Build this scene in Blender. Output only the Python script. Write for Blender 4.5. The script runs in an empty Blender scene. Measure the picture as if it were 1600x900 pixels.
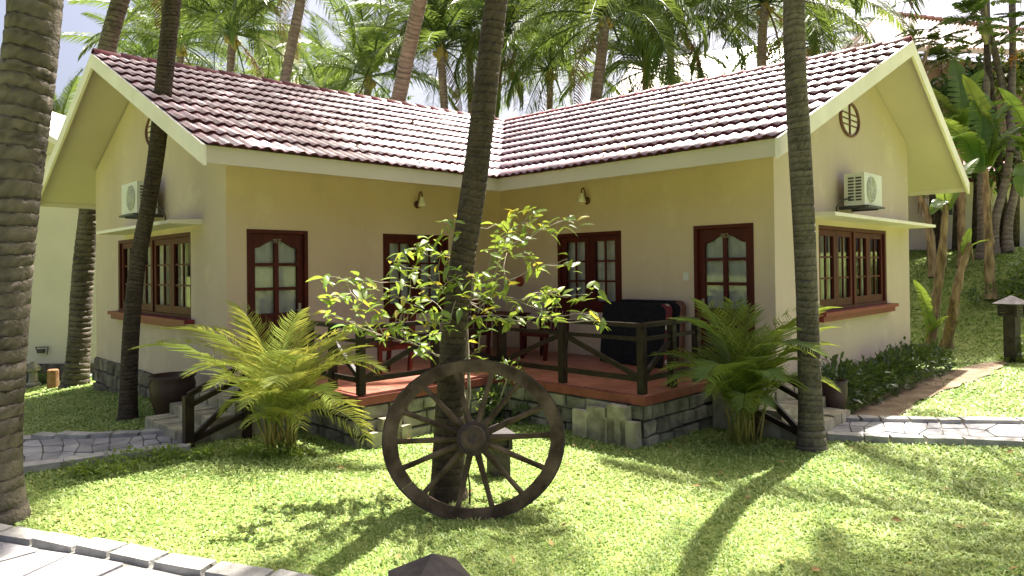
import bpy, math, random
import numpy as np
from mathutils import Vector, Matrix

rnd = random.Random(11)
nrg = np.random.default_rng(5)
sc = bpy.context.scene
col = sc.collection
V = Vector

# ------------------------------------------------------------------ camera
FPX = 1075.09
CAM = V((0.2532, -12.9954, 2.0427))
CR = V((0.99992768, 0.00382314, -0.01140289))
CU = V((0.01143984, -0.00978662, 0.99988667))
CF = V((-0.00371111, 0.9999448, 0.00982965))
cd = bpy.data.cameras.new('camera')
cam = bpy.data.objects.new('camera', cd)
col.objects.link(cam)
cd.sensor_width = 36.0
cd.lens = FPX / 1600 * 36.0
cd.shift_y = -41.084 / 1600
cd.clip_start = 0.05
cd.clip_end = 2000
m = Matrix.Identity(4)
for i in range(3):
    m[i][0] = CR[i]; m[i][1] = CU[i]; m[i][2] = -CF[i]; m[i][3] = CAM[i]
cam.matrix_world = m
sc.camera = cam

# ------------------------------------------------------------------ light
SUN_AZ, SUN_EL = math.radians(54), math.radians(65)
w = bpy.data.worlds.new("World"); sc.world = w; w.use_nodes = True
nt = w.node_tree
sky = nt.nodes.new('ShaderNodeTexSky'); sky.sky_type = 'NISHITA'; sky.sun_disc = False
sky.sun_elevation = SUN_EL
sky.sun_rotation = math.pi / 2 - SUN_AZ
sky.air_density = 0.55; sky.dust_density = 8.0; sky.ozone_density = 0.2
bg = nt.nodes['Background']; bg.inputs['Strength'].default_value = 0.082
nt.links.new(sky.outputs[0], bg.inputs['Color'])
sd = bpy.data.lights.new('sun', 'SUN'); sd.energy = 5.0; sd.angle = math.radians(0.55); sd.color = (1.0, 0.95, 0.86)
so = bpy.data.objects.new('sun', sd); col.objects.link(so)
sdir = V((math.cos(SUN_AZ) * math.cos(SUN_EL), math.sin(SUN_AZ) * math.cos(SUN_EL), math.sin(SUN_EL)))
so.rotation_euler = sdir.to_track_quat('Z', 'Y').to_euler()
so.location = (20, 30, 40)
sc.view_settings.view_transform = 'Standard'
sc.view_settings.look = 'None'
sc.view_settings.gamma = 1.0
sc.view_settings.exposure = 1.9
sc.cycles.max_bounces = 10
sc.cycles.transparent_max_bounces = 12

# ------------------------------------------------------------------ placing helpers
def ray(px, py):
    return CF + CR * ((px - 800) / FPX) + CU * ((408.916 - py) / FPX)
def at(px, py, Y):
    d = ray(px, py); return CAM + d * ((Y - CAM.y) / d.y)
def onz(px, py, z):
    d = ray(px, py); return CAM + d * ((z - CAM.z) / d.z)
S2 = 2 ** .5
AV, BV = V((-1, -1, 0)) / S2, V((1, -1, 0)) / S2
def H(a, b, z): return AV * a + BV * b + V((0, 0, z))
def ab(p): return ((-p[0] - p[1]) / S2, (p[0] - p[1]) / S2)
def ona(px, py, a):
    d = ray(px, py); return CAM + d * ((a - CAM.dot(AV)) / d.dot(AV))
def onb(px, py, b):
    d = ray(px, py); return CAM + d * ((b - CAM.dot(BV)) / d.dot(BV))
def sst(t):
    t = np.clip(t, 0, 1); return t * t * (3 - 2 * t)
def gz(x, y):
    """height of the lawn"""
    x = np.asarray(x, float); y = np.asarray(y, float)
    a = (-x - y) / S2; b = (x - y) / S2
    d = np.maximum(0, -x - 5.0)
    left = -0.125 * np.minimum(d * d / (d + .8), 6)
    hill = 2.45 * sst((-a - 8.6) / 7.0)
    bump = .02 * np.sin(x * 1.3 + .4) * np.sin(y * 1.1) + .012 * np.sin(x * 3.1) * np.cos(y * 2.7)
    return left + hill + bump
def gzf(x, y): return float(gz(x, y))
def ong(px, py):
    """point where the sight line through a pixel meets the lawn"""
    d = ray(px, py); t = 2.0
    while t < 80:
        p = CAM + d * t
        if p.z < gzf(p.x, p.y): break
        t += .12
    lo, hi = t - .12, t
    for _ in range(14):
        mid = (lo + hi) / 2; p = CAM + d * mid
        if p.z < gzf(p.x, p.y): hi = mid
        else: lo = mid
    p = CAM + d * hi
    return V((p.x, p.y, gzf(p.x, p.y)))

# ------------------------------------------------------------------ objects helpers
WL = {}
def link(name, data, parent=None, loc=(0, 0, 0), rot=None):
    o = bpy.data.objects.new(name, data); col.objects.link(o)
    loc = V(loc); WL[o] = loc
    if parent is not None:
        o.parent = parent; o.location = loc - WL[parent]
    else:
        o.location = loc
    if rot is not None:
        if isinstance(rot, Matrix):
            rm = rot.to_4x4()
            sca = rm.to_scale(); o.rotation_euler = rm.to_euler(); o.scale = sca
        else:
            o.rotation_euler = rot
    return o
def tag(o, label=None, cat=None, group=None, kind=None):
    if label: o['label'] = label
    if cat: o['category'] = cat
    if group: o['group'] = group
    if kind: o['kind'] = kind
    return o
def thing(name, loc, label, cat, group=None):
    return tag(link(name, None, None, loc), label, cat, group)

class MB:
    def __init__(s): s.v = []; s.f = []; s.m = []
    def add(s, vs, fs, m=0):
        o = len(s.v); s.v += [tuple(p) for p in vs]
        for f in fs: s.f.append(tuple(i + o for i in f)); s.m.append(m)
        return s
    def hexa(s, P, m=0):
        return s.add(P, [(0, 3, 2, 1), (4, 5, 6, 7), (0, 1, 5, 4), (1, 2, 6, 5), (2, 3, 7, 6), (3, 0, 4, 7)], m)
    def box(s, c, h, X=V((1, 0, 0)), Y=V((0, 1, 0)), Z=V((0, 0, 1)), m=0):
        c = V(c)
        return s.hexa([c + X * (h[0] * i) + Y * (h[1] * j) + Z * (h[2] * k) for k in (-1, 1) for i, j in ((-1, -1), (1, -1), (1, 1), (-1, 1))], m)
    def beam(s, p, q, wd, ht, up=V((0, 0, 1)), m=0):
        p, q = V(p), V(q); X = (q - p); L = X.length; X = X / L
        Y = up.cross(X)
        if Y.length < 1e-4: Y = V((0, 1, 0)).cross(X)
        Y.normalize(); Z = X.cross(Y)
        return s.box((p + q) / 2, (L / 2, wd / 2, ht / 2), X, Y, Z, m)
    def prism(s, poly, off, m=0):
        n = len(poly); poly = [V(p) for p in poly]; off = V(off)
        fs = [tuple(range(n))[::-1], tuple(range(n, 2 * n))] + [(i, (i + 1) % n, n + (i + 1) % n, n + i) for i in range(n)]
        return s.add(poly + [p + off for p in poly], fs, m)
    def tube(s, pts, rad, n=8, cap=True, m=0):
        pts = [V(p) for p in pts]; k = len(pts)
        if not hasattr(rad, '__len__'): rad = [rad] * k
        vs = []; X = None
        for i, p in enumerate(pts):
            t = (pts[min(i + 1, k - 1)] - pts[max(i - 1, 0)]).normalized()
            if X is None:
                X = t.orthogonal().normalized()
            X = (X - t * X.dot(t)).normalized(); Yv = t.cross(X)
            for j in range(n):
                an = 2 * math.pi * j / n
                vs.append(p + (X * math.cos(an) + Yv * math.sin(an)) * rad[i])
        fs = [(i * n + j, i * n + (j + 1) % n, (i + 1) * n + (j + 1) % n, (i + 1) * n + j) for i in range(k - 1) for j in range(n)]
        if cap: fs += [tuple(range(n))[::-1], tuple(range((k - 1) * n, k * n))]
        return s.add(vs, fs, m)
    def lathe(s, prof, c, n=16, m=0, X=V((1, 0, 0)), Y=V((0, 1, 0)), Z=V((0, 0, 1))):
        c = V(c); vs = []
        for r, z in prof:
            for j in range(n):
                an = 2 * math.pi * j / n
                vs.append(c + X * (r * math.cos(an)) + Y * (r * math.sin(an)) + Z * z)
        k = len(prof)
        fs = [(i * n + j, i * n + (j + 1) % n, (i + 1) * n + (j + 1) % n, (i + 1) * n + j) for i in range(k - 1) for j in range(n)]
        fs += [tuple(range(n))[::-1], tuple(range((k - 1) * n, k * n))]
        return s.add(vs, fs, m)
    def mesh(s, name, mats, origin=(0, 0, 0), smooth=False):
        me = bpy.data.meshes.new(name); o = V(origin)
        me.from_pydata([(p[0] - o.x, p[1] - o.y, p[2] - o.z) for p in s.v], [], s.f)
        if not isinstance(mats, (list, tuple)): mats = [mats]
        for mt in mats: me.materials.append(mt)
        if len(mats) > 1: me.polygons.foreach_set('material_index', s.m)
        if smooth: me.polygons.foreach_set('use_smooth', [True] * len(s.f))
        me.update(); return me
    def center(s):
        a = np.array(s.v); return V((a.min(0) + a.max(0)) / 2)
    def build(s, name, mats, parent=None, loc=None, smooth=False):
        if loc is None: loc = s.center()
        return link(name, s.mesh(name, mats, loc, smooth), parent, loc)

def np_mesh(name, verts, faces, mats, attr=None, smooth=False, mi=None):
    """verts (n,3), faces (k,3|4) numpy -> mesh, fast"""
    me = bpy.data.meshes.new(name)
    k, q = faces.shape
    me.vertices.add(len(verts)); me.vertices.foreach_set('co', np.ascontiguousarray(verts, np.float32).ravel())
    me.loops.add(k * q); me.loops.foreach_set('vertex_index', np.ascontiguousarray(faces, np.int32).ravel())
    me.polygons.add(k)
    me.polygons.foreach_set('loop_start', np.arange(0, k * q, q, dtype=np.int32))
    me.polygons.foreach_set('loop_total', np.full(k, q, np.int32))
    if smooth: me.polygons.foreach_set('use_smooth', np.ones(k, bool))
    for mt in (mats if isinstance(mats, (list, tuple)) else [mats]): me.materials.append(mt)
    if mi is not None: me.polygons.foreach_set('material_index', np.ascontiguousarray(mi, np.int32))
    me.update(calc_edges=True)
    if attr is not None:
        at_ = me.attributes.new('tint', 'FLOAT', 'POINT'); at_.data.foreach_set('value', np.ascontiguousarray(attr, np.float32))
    return me

# ------------------------------------------------------------------ materials
def mat(name, c1, c2=None, scale=6, rough=.7, spec=.5, bump=0, bscale=40, detail=6, trans=0, tcol=None, attr=False, objr=0, coat=0, stretch=None, dist=0.02):
    """c1..c2 noise mix; attr: multiply variation from 'tint'; objr: per-object value jitter; trans: leaf translucency"""
    mt = bpy.data.materials.new(name); mt.use_nodes = True
    n = mt.node_tree.nodes; l = mt.node_tree.links
    p = n['Principled BSDF']; p.inputs['Roughness'].default_value = rough
    p.inputs['Specular IOR Level'].default_value = spec
    p.inputs['Coat Weight'].default_value = coat
    tc = n.new('ShaderNodeTexCoord'); src = tc.outputs['Object']
    geo = n.new('ShaderNodeNewGeometry'); src = geo.outputs['Position']
    if stretch:
        mp = n.new('ShaderNodeMapping'); mp.inputs['Scale'].default_value = stretch
        l.new(src, mp.inputs['Vector']); src = mp.outputs[0]
    colr = None
    if c2 is None: c2 = c1
    no = n.new('ShaderNodeTexNoise'); no.inputs['Scale'].default_value = scale; no.inputs['Detail'].default_value = detail
    l.new(src, no.inputs['Vector'])
    rp = n.new('ShaderNodeValToRGB'); rp.color_ramp.elements[0].position = .36; rp.color_ramp.elements[1].position = .66
    rp.color_ramp.elements[0].color = (*c1, 1); rp.color_ramp.elements[1].color = (*c2, 1)
    if attr:
        a = n.new('ShaderNodeAttribute'); a.attribute_name = 'tint'
        l.new(a.outputs['Fac'], rp.inputs[0]); rp.color_ramp.elements[0].position = 0; rp.color_ramp.elements[1].position = 1
    else:
        l.new(no.outputs[0], rp.inputs[0])
    colr = rp.outputs[0]
    if objr:
        oi = n.new('ShaderNodeObjectInfo'); hs = n.new('ShaderNodeHueSaturation')
        mr = n.new('ShaderNodeMapRange'); mr.inputs[3].default_value = 1 - objr; mr.inputs[4].default_value = 1 + objr
        l.new(oi.outputs['Random'], mr.inputs[0]); l.new(mr.outputs[0], hs.inputs['Value']); l.new(colr, hs.inputs['Color'])
        mh = n.new('ShaderNodeMapRange'); mh.inputs[3].default_value = .5 - objr * .06; mh.inputs[4].default_value = .5 + objr * .06
        ml = n.new('ShaderNodeMath'); ml.operation = 'FRACT'; mm = n.new('ShaderNodeMath'); mm.operation = 'MULTIPLY'; mm.inputs[1].default_value = 7.31
        l.new(oi.outputs['Random'], mm.inputs[0]); l.new(mm.outputs[0], ml.inputs[0]); l.new(ml.outputs[0], mh.inputs[0]); l.new(mh.outputs[0], hs.inputs['Hue'])
        colr = hs.outputs[0]
    l.new(colr, p.inputs['Base Color'])
    if bump:
        nb = n.new('ShaderNodeTexNoise'); nb.inputs['Scale'].default_value = bscale; nb.inputs['Detail'].default_value = 5
        l.new(src, nb.inputs['Vector'])
        bp = n.new('ShaderNodeBump'); bp.inputs['Strength'].default_value = bump; bp.inputs['Distance'].default_value = dist
        l.new(nb.outputs[0], bp.inputs['Height']); l.new(bp.outputs[0], p.inputs['Normal'])
    if trans:
        tr = n.new('ShaderNodeBsdfTranslucent'); mx = n.new('ShaderNodeMixShader'); mx.inputs[0].default_value = trans
        if tcol:
            mc = n.new('ShaderNodeMix'); mc.data_type = 'RGBA'; mc.inputs[0].default_value = .75
            l.new(colr, mc.inputs[6]); mc.inputs[7].default_value = (*tcol, 1); l.new(mc.outputs[2], tr.inputs['Color'])
        else: l.new(colr, tr.inputs['Color'])
        out = n['Material Output']
        l.new(p.outputs[0], mx.inputs[1]); l.new(tr.outputs[0], mx.inputs[2]); l.new(mx.outputs[0], out.inputs['Surface'])
    return mt

M = {}
def plaster(name, c1, c2):
    mt = mat(name, c1, c2, .9, .85, .3, .25, 60, dist=.01, stretch=(1, 1, .35))
    n = mt.node_tree.nodes; l = mt.node_tree.links; p = n['Principled BSDF']
    src = p.inputs['Base Color'].links[0].from_socket; g_ = n.new('ShaderNodeNewGeometry')
    def blot(scale, st, lo, hi, col_, amt):
        nonlocal src
        mp = n.new('ShaderNodeMapping'); mp.inputs['Scale'].default_value = st; l.new(g_.outputs['Position'], mp.inputs['Vector'])
        no = n.new('ShaderNodeTexNoise'); no.inputs['Scale'].default_value = scale; no.inputs['Detail'].default_value = 8; no.inputs['Roughness'].default_value = .65; l.new(mp.outputs[0], no.inputs['Vector'])
        mr = n.new('ShaderNodeMapRange'); mr.inputs[1].default_value = lo; mr.inputs[2].default_value = hi; mr.inputs[4].default_value = amt; l.new(no.outputs[0], mr.inputs[0])
        mx = n.new('ShaderNodeMix'); mx.data_type = 'RGBA'; l.new(mr.outputs[0], mx.inputs[0]); l.new(src, mx.inputs[6]); mx.inputs[7].default_value = (*col_, 1); src = mx.outputs[2]
    blot(2.6, (1, 1, .16), .56, .78, (.33, .27, .18), .20)     # rain streaks
    blot(2.1, (1, 1, 1), .56, .72, (.40, .34, .24), .22)       # blotches
    blot(1.4, (1, 1, 1), .58, .66, (.78, .70, .54), .22)       # repainted patches
    l.new(src, p.inputs['Base Color']); return mt
M['wall'] = plaster('cream_render', (.50, .40, .325), (.56, .455, .38))
M['wall_in'] = plaster('brightened_render', (.63, .485, .35), (.69, .545, .405))  # render brightened in its colour to offset shade from the deep eaves
M['white'] = mat('white_paint', (.72, .66, .59), (.80, .74, .67), 2.0, .6, .4, .1, 30, dist=.005)
M['soffit'] = mat('cream_soffit', (.51, .44, .385), (.55, .475, .42), 1.0, .8, .3, .1, 40, dist=.005)
M['wood'] = mat('dark_red_wood', (.062, .0095, .0075), (.095, .016, .011), 8, .5, .2, .15, 30, stretch=(1, 1, .15), dist=.004)
M['rail'] = mat('dark_brown_timber', (.013, .008, .006), (.030, .018, .013), 9, .5, .22, .3, 40, dist=.004)
M['tile'] = mat('glazed_roof_tile', (.19, .032, .055), (.34, .082, .118), 2.4, .50, 1, .15, 60, objr=.22, coat=1, dist=.004)
pt = M['tile'].node_tree.nodes['Principled BSDF']; pt.inputs['IOR'].default_value = 2.0; pt.inputs['Coat Roughness'].default_value = .46; pt.inputs['Coat IOR'].default_value = 2.2
M['tile_edge'] = mat('shaded_tile_edge', (.060, .018, .026), (.10, .030, .04), 6, .9, .1)  # matte lip faces, shade under the tile fronts put into the dark colour
M['ridge'] = mat('glazed_ridge_tile', (.17, .03, .035), (.24, .05, .055), 5, .45, .7, .15, 60, objr=.15, dist=.004)
M['edge'] = mat('deck_edge', (.17, .042, .030), (.25, .07, .05), 6, .55, .4, .2, 30, dist=.004)
M['sill'] = mat('red_sill', (.17, .020, .022), (.22, .030, .030), 6, .5, .4, .1, 40, dist=.004)
M['terra'] = mat('terracotta_floor', (.30, .105, .065), (.42, .16, .10), 4, .45, .5, .12, 40, objr=.12, dist=.004)
M['stone'] = mat('grey_green_stone', (.13, .125, .095), (.30, .28, .21), 5, .85, .3, .8, 18, objr=.3, dist=.03)
M['stone_pale'] = mat('pale_cut_stone', (.24, .215, .15), (.40, .37, .27), 7, .85, .3, .5, 22, objr=.25, dist=.02)
M['plinth'] = mat('dark_plinth_stone', (.085, .072, .055), (.21, .18, .14), 6, .85, .3, .7, 18, objr=.4, dist=.03)
M['grout'] = mat('pale_grout', (.15, .145, .13), (.24, .23, .21), 8, .95, .2, .5, 40)
M['bark'] = mat('dark_tree_bark', (.035, .026, .020), (.10, .078, .06), 9, .9, .2, .7, 20)
M['mortar'] = mat('dark_mortar', (.05, .046, .038), (.10, .09, .07), 10, .95, .2, .6, 40)
M['flag'] = mat('slate_flagstone', (.19, .185, .20), (.33, .32, .31), 4, .75, .4, .4, 20, objr=.22, dist=.01)
M['kerb'] = mat('kerb_stone', (.27, .26, .24), (.42, .405, .37), 6, .85, .3, .6, 22, objr=.12, dist=.02)
M['ac'] = mat('off_white_metal', (.60, .60, .54), (.66, .66, .60), 3, .45, .5)
M['acdark'] = mat('dark_grille', (.05, .05, .05), (.08, .08, .075), 5, .6)
M['acgrey'] = mat('grey_grille', (.28, .27, .22), (.34, .33, .27), 5, .6)
M['metal'] = mat('rust_brown_metal', (.10, .035, .025), (.16, .06, .04), 12, .6)
M['glassw'] = mat('frosted_glass', (.75, .73, .66), (.8, .78, .7), 3, .3, .5)
M['black'] = mat('black_cloth', (.010, .010, .011), (.018, .018, .019), 20, .9, .2, .3, 90, dist=.004)
M['pot'] = mat('brown_glazed_pot', (.026, .010, .008), (.048, .019, .014), 5, .5, .5, .2, 20)
M['curtain'] = mat('white_curtain', (.66, .64, .61), (.78, .76, .73), 8, .9, .2)
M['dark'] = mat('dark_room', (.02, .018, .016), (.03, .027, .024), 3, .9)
M['grass'] = mat('lawn_blade', (.14, .25, .040), (.52, .58, .215), 2, .5, .4, attr=True, trans=.35)
M['soil'] = mat('lawn_soil', (.16, .22, .05), (.26, .29, .09), 3, .95, .1, .8, 40)
M['dirt'] = mat('bare_earth', (.16, .115, .075), (.27, .21, .15), 3, .95, .1, .8, 25)
M['frond'] = mat('palm_frond', (.030, .070, .014), (.075, .12, .028), .9, .38, .6, objr=.4, trans=.42, tcol=(.20, .27, .045))
M['frond_dry'] = mat('dry_frond', (.16, .11, .05), (.26, .19, .09), 2, .7, .3, objr=.3, trans=.3)
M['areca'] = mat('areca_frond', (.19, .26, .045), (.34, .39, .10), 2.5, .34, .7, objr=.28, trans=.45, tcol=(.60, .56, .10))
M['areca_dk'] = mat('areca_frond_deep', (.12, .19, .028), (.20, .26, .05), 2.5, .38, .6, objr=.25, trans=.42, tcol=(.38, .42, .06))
M['cane'] = mat('yellow_cane', (.20, .17, .04), (.34, .26, .07), 6, .5)
M['leaf'] = mat('shrub_leaf', (.14, .235, .03), (.25, .34, .07), 5, .35, .6, objr=.3, trans=.45, tcol=(.34, .44, .05))
M['leaf_y'] = mat('yellowing_leaf', (.42, .38, .05), (.55, .48, .09), 5, .4, .5, objr=.2, trans=.45, tcol=(.6, .5, .05))
M['leaf_dk'] = mat('dark_leaf', (.032, .075, .017), (.07, .125, .03), 3, .35, .6, objr=.3, trans=.3, tcol=(.14, .22, .03))
M['leaf_mid'] = mat('garden_leaf', (.045, .10, .02), (.10, .17, .04), 2, .35, .6, objr=.3, trans=.4, tcol=(.24, .32, .04))
M['banana'] = mat('banana_leaf', (.05, .12, .02), (.10, .19, .035), 2, .35, .6, objr=.35, trans=.4, tcol=(.34, .42, .05))
M['twig'] = mat('pale_bark', (.24, .20, .15), (.36, .31, .24), 20, .8)
M['drystem'] = mat('dry_banana_sheath', (.15, .095, .06), (.42, .29, .18), 9, .85, .2, .9, 14, stretch=(1, 1, .3), dist=.04)
M['trunk'] = mat('palm_bark', (.032, .026, .020), (.165, .138, .108), 3, .85, .3, .9, 35, attr=True, dist=.02)
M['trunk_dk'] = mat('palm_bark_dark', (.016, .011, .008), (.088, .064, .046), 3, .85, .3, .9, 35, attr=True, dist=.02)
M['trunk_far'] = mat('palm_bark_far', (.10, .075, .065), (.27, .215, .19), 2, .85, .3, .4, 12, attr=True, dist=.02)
M['wheel'] = mat('weathered_wood', (.045, .030, .019), (.15, .108, .072), 5, .8, .15, .8, 30, dist=.008)
M['iron'] = mat('rusty_iron', (.035, .025, .02), (.075, .05, .04), 15, .65, .4, .4, 40)
M['lamp'] = mat('dark_lamp_post', (.030, .022, .022), (.055, .042, .042), 10, .6, .4, .3, 40)
M['cap'] = mat('shaded_lamp_cap', (.042, .034, .034), (.078, .064, .062), 8, .7, .3, .4, 30)  # cap colour darkened to carry the palm shade falling on it
M['oldtile'] = mat('far_roof_tile', (.50, .36, .33), (.60, .46, .42), 3, .35, .9, coat=.5)
M['brownwall'] = mat('brown_timber_wall', (.11, .065, .05), (.16, .10, .08), 2, .8)
M['pinkwall'] = mat('pale_render', (.58, .52, .44), (.64, .58, .49), 1, .85)
M['flower'] = mat('white_pink_flower', (.75, .55, .6), (.85, .8, .8), 10, .6, trans=.3)
M['orange'] = mat('orange_flower', (.6, .2, .02), (.75, .34, .03), 10, .6, trans=.3)
M['red'] = mat('dull_red_lid', (.30, .04, .025), (.36, .06, .035), 10, .5)
M['log'] = mat('cut_log', (.20, .10, .05), (.28, .16, .085), 10, .8, .2, .4)
M['switch'] = mat('switch_plate', (.7, .68, .6), None, 3, .4)
M['brass'] = mat('number_plate_brass', (.30, .26, .16), (.42, .37, .25), 20, .4)

def pane_mat():
    mt = bpy.data.materials.new('window_pane'); mt.use_nodes = True
    n = mt.node_tree.nodes; l = mt.node_tree.links
    gl = n.new('ShaderNodeBsdfGlossy'); gl.inputs['Roughness'].default_value = .03
    tr = n.new('ShaderNodeBsdfTransparent'); tr.inputs[0].default_value = (.86, .88, .86, 1)
    fr = n.new('ShaderNodeFresnel'); fr.inputs[0].default_value = 1.6
    mx = n.new('ShaderNodeMixShader'); l.new(fr.outputs[0], mx.inputs[0]); l.new(tr.outputs[0], mx.inputs[1]); l.new(gl.outputs[0], mx.inputs[2])
    l.new(mx.outputs[0], n['Material Output'].inputs['Surface']); return mt
M['pane'] = pane_mat()
def floral_mat():
    mt = bpy.data.materials.new('floral_cloth'); mt.use_nodes = True
    n = mt.node_tree.nodes; l = mt.node_tree.links
    g = n.new('ShaderNodeNewGeometry'); vo = n.new('ShaderNodeTexVoronoi'); vo.inputs['Scale'].default_value = 11
    l.new(g.outputs['Position'], vo.inputs['Vector'])
    rp = n.new('ShaderNodeValToRGB'); e = rp.color_ramp.elements; rp.color_ramp.interpolation = 'CONSTANT'
    e[0].position = 0; e[0].color = (.55, .5, .38, 1); e[1].position = .42; e[1].color = (.16, .02, .03, 1)
    l.new(vo.outputs['Distance'], rp.inputs[0]); l.new(rp.outputs[0], n['Principled BSDF'].inputs['Base Color'])
    n['Principled BSDF'].inputs['Roughness'].default_value = .85
    return mt
M['floral'] = floral_mat()

# ------------------------------------------------------------------ ground
xs = np.concatenate([np.linspace(-400, -30, 12), np.linspace(-26, 30, 150), np.linspace(36, 400, 12)])
ys = np.concatenate([np.linspace(-60, -16, 10), np.linspace(-14, 40, 140), np.linspace(48, 600, 12)])
gx, gy = np.meshgrid(xs, ys); gzv = gz(gx, gy)
nx, ny = len(xs), len(ys)
idx = np.arange(nx * ny).reshape(ny, nx)
fc = np.stack([idx[:-1, :-1], idx[:-1, 1:], idx[1:, 1:], idx[1:, :-1]], -1).reshape(-1, 4)
g = link('ground', np_mesh('ground', np.stack([gx, gy, gzv], -1).reshape(-1, 3), fc, M['soil'], smooth=True))
tag(g, 'short green lawn ground sheet running under and around the bungalow', 'ground', kind='structure')

# ------------------------------------------------------------------ house numbers
LA, LB, WA, WB = 5.18, 5.30, 6.42, 5.94
ZE, RA, RB = 3.483, 3.356, 3.412
OA, OB, VL, VR = 1.334, 1.336, .762, .625
OFA, OFB = 1.337, 1.758
ZRL, ZRM, ZRR = 5.61, 5.81, 5.63       # ridge: left end, meeting, right end
SLA = (ZRL - ZE) / (RA + OA); SLB = (ZRR - ZE) / (RB + OB)
ZD = .58
house = thing('house', H(0, 0, 0), 'cream L-shaped bungalow with red tiled gable roofs and dark wooden doors', 'house')

# --- walls with openings. fn(u,z,d) maps wall coordinates to the world, d = outward
fA = lambda u, z, d: H(u, d, z)
fB = lambda u, z, d: H(d, u, z)
fGA = lambda u, z, d: H(LA + d, -u, z)
fGB = lambda u, z, d: H(-u, LB + d, z)
def ubox(mb, fn, u0, u1, z0, z1, d0, d1, m=0):
    mb.hexa([fn(u, z, d) for d in (d0, d1) for u, z in ((u0, z0), (u1, z0), (u1, z1), (u0, z1))], m)
def wall(mb, fn, u0, u1, z0, z1, holes, depth=.14):
    us = sorted({u0, u1} | {h[0] for h in holes} | {h[1] for h in holes})
    zs = sorted({z0, z1} | {h[2] for h in holes} | {h[3] for h in holes})
    for i in range(len(us) - 1):
        for j in range(len(zs) - 1):
            uc, zc = (us[i] + us[i + 1]) / 2, (zs[j] + zs[j + 1]) / 2
            if any(h[0] < uc < h[1] and h[2] < zc < h[3] for h in holes): continue
            mb.add([fn(us[i], zs[j], 0), fn(us[i + 1], zs[j], 0), fn(us[i + 1], zs[j + 1], 0), fn(us[i], zs[j + 1], 0)], [(0, 1, 2, 3)])
    for h in holes:
        P = [(h[0], h[2]), (h[1], h[2]), (h[1], h[3]), (h[0], h[3])]
        for k in range(4):
            (ua, za), (ub, zb) = P[k], P[(k + 1) % 4]
            mb.add([fn(ua, za, 0), fn(ub, zb, 0), fn(ub, zb, -depth), fn(ua, za, -depth)], [(0, 1, 2, 3)])

ZT = 2.633
dA, dB = (3.976, 4.896), (4.086, 5.006)
wAh, wBh = (1.276, 2.650), (1.408, 2.782)
gAw, gBw = (1.293, 4.930), (1.495, 4.594)
WZ0, WZ1, WTG = 1.30, ZT, 2.646
wallmb = MB()
topA = ZE + SLA * OA - .12; topB = ZE + SLB * OB - .12
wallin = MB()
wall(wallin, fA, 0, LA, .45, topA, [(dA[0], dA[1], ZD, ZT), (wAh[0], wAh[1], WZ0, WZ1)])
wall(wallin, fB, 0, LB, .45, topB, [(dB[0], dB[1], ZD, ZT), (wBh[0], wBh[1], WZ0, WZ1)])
zfA = ZRL - SLA * (WA - RA) - .12; zfB = ZRR - SLB * (WB - RB) - .12
zlo = 3.0
wall(wallmb, fGA, 0, WA, -.6, zlo, [(gAw[0], gAw[1], 1.324, WTG)])
wall(wallmb, fGB, 0, WB, -.3, zlo, [(gBw[0], gBw[1], 1.324, WTG)])
wallmb.add([fGA(0, zlo, 0), fGA(WA, zlo, 0), fGA(WA, zfA, 0), fGA(RA, ZRL - .12, 0), fGA(0, topA, 0)], [(0, 1, 2, 3, 4)])
wallmb.add([fGB(0, zlo, 0), fGB(WB, zlo, 0), fGB(WB, zfB, 0), fGB(RB, ZRR - .12, 0), fGB(0, topB, 0)], [(0, 1, 2, 3, 4)])
wallmb.add([H(LA, -WA, -.8), H(-WB, -WA, -.8), H(-WB, -WA, zfA), H(LA, -WA, zfA)], [(0, 1, 2, 3)])
wallmb.add([H(-WB, LB, -.8), H(-WB, -WA, -.8), H(-WB, -WA, zfB), H(-WB, LB, zfB)], [(0, 1, 2, 3)])
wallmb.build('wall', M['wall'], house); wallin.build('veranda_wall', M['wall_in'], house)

# --- doors and windows
def arch_poly(fn, u0, u1, z0, z1, side, d0, d1):
    pass
def text_mesh(body, size, fn_origin, X, Zv, matn, parent, name='number'):
    cu = bpy.data.curves.new(name, 'FONT'); cu.body = body; cu.size = size; cu.extrude = .003; cu.align_x = 'CENTER'; cu.align_y = 'CENTER'
    tmp = bpy.data.objects.new(name + '_tmp', cu); col.objects.link(tmp)
    dg = bpy.context.evaluated_depsgraph_get()
    me = bpy.data.meshes.new_from_object(tmp.evaluated_get(dg)); bpy.data.objects.remove(tmp)
    me.name = name; me.materials.clear(); me.materials.append(matn)
    rot = Matrix((X, Zv, X.cross(Zv))).transposed()
    return link(name, me, parent, fn_origin, rot)

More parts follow.
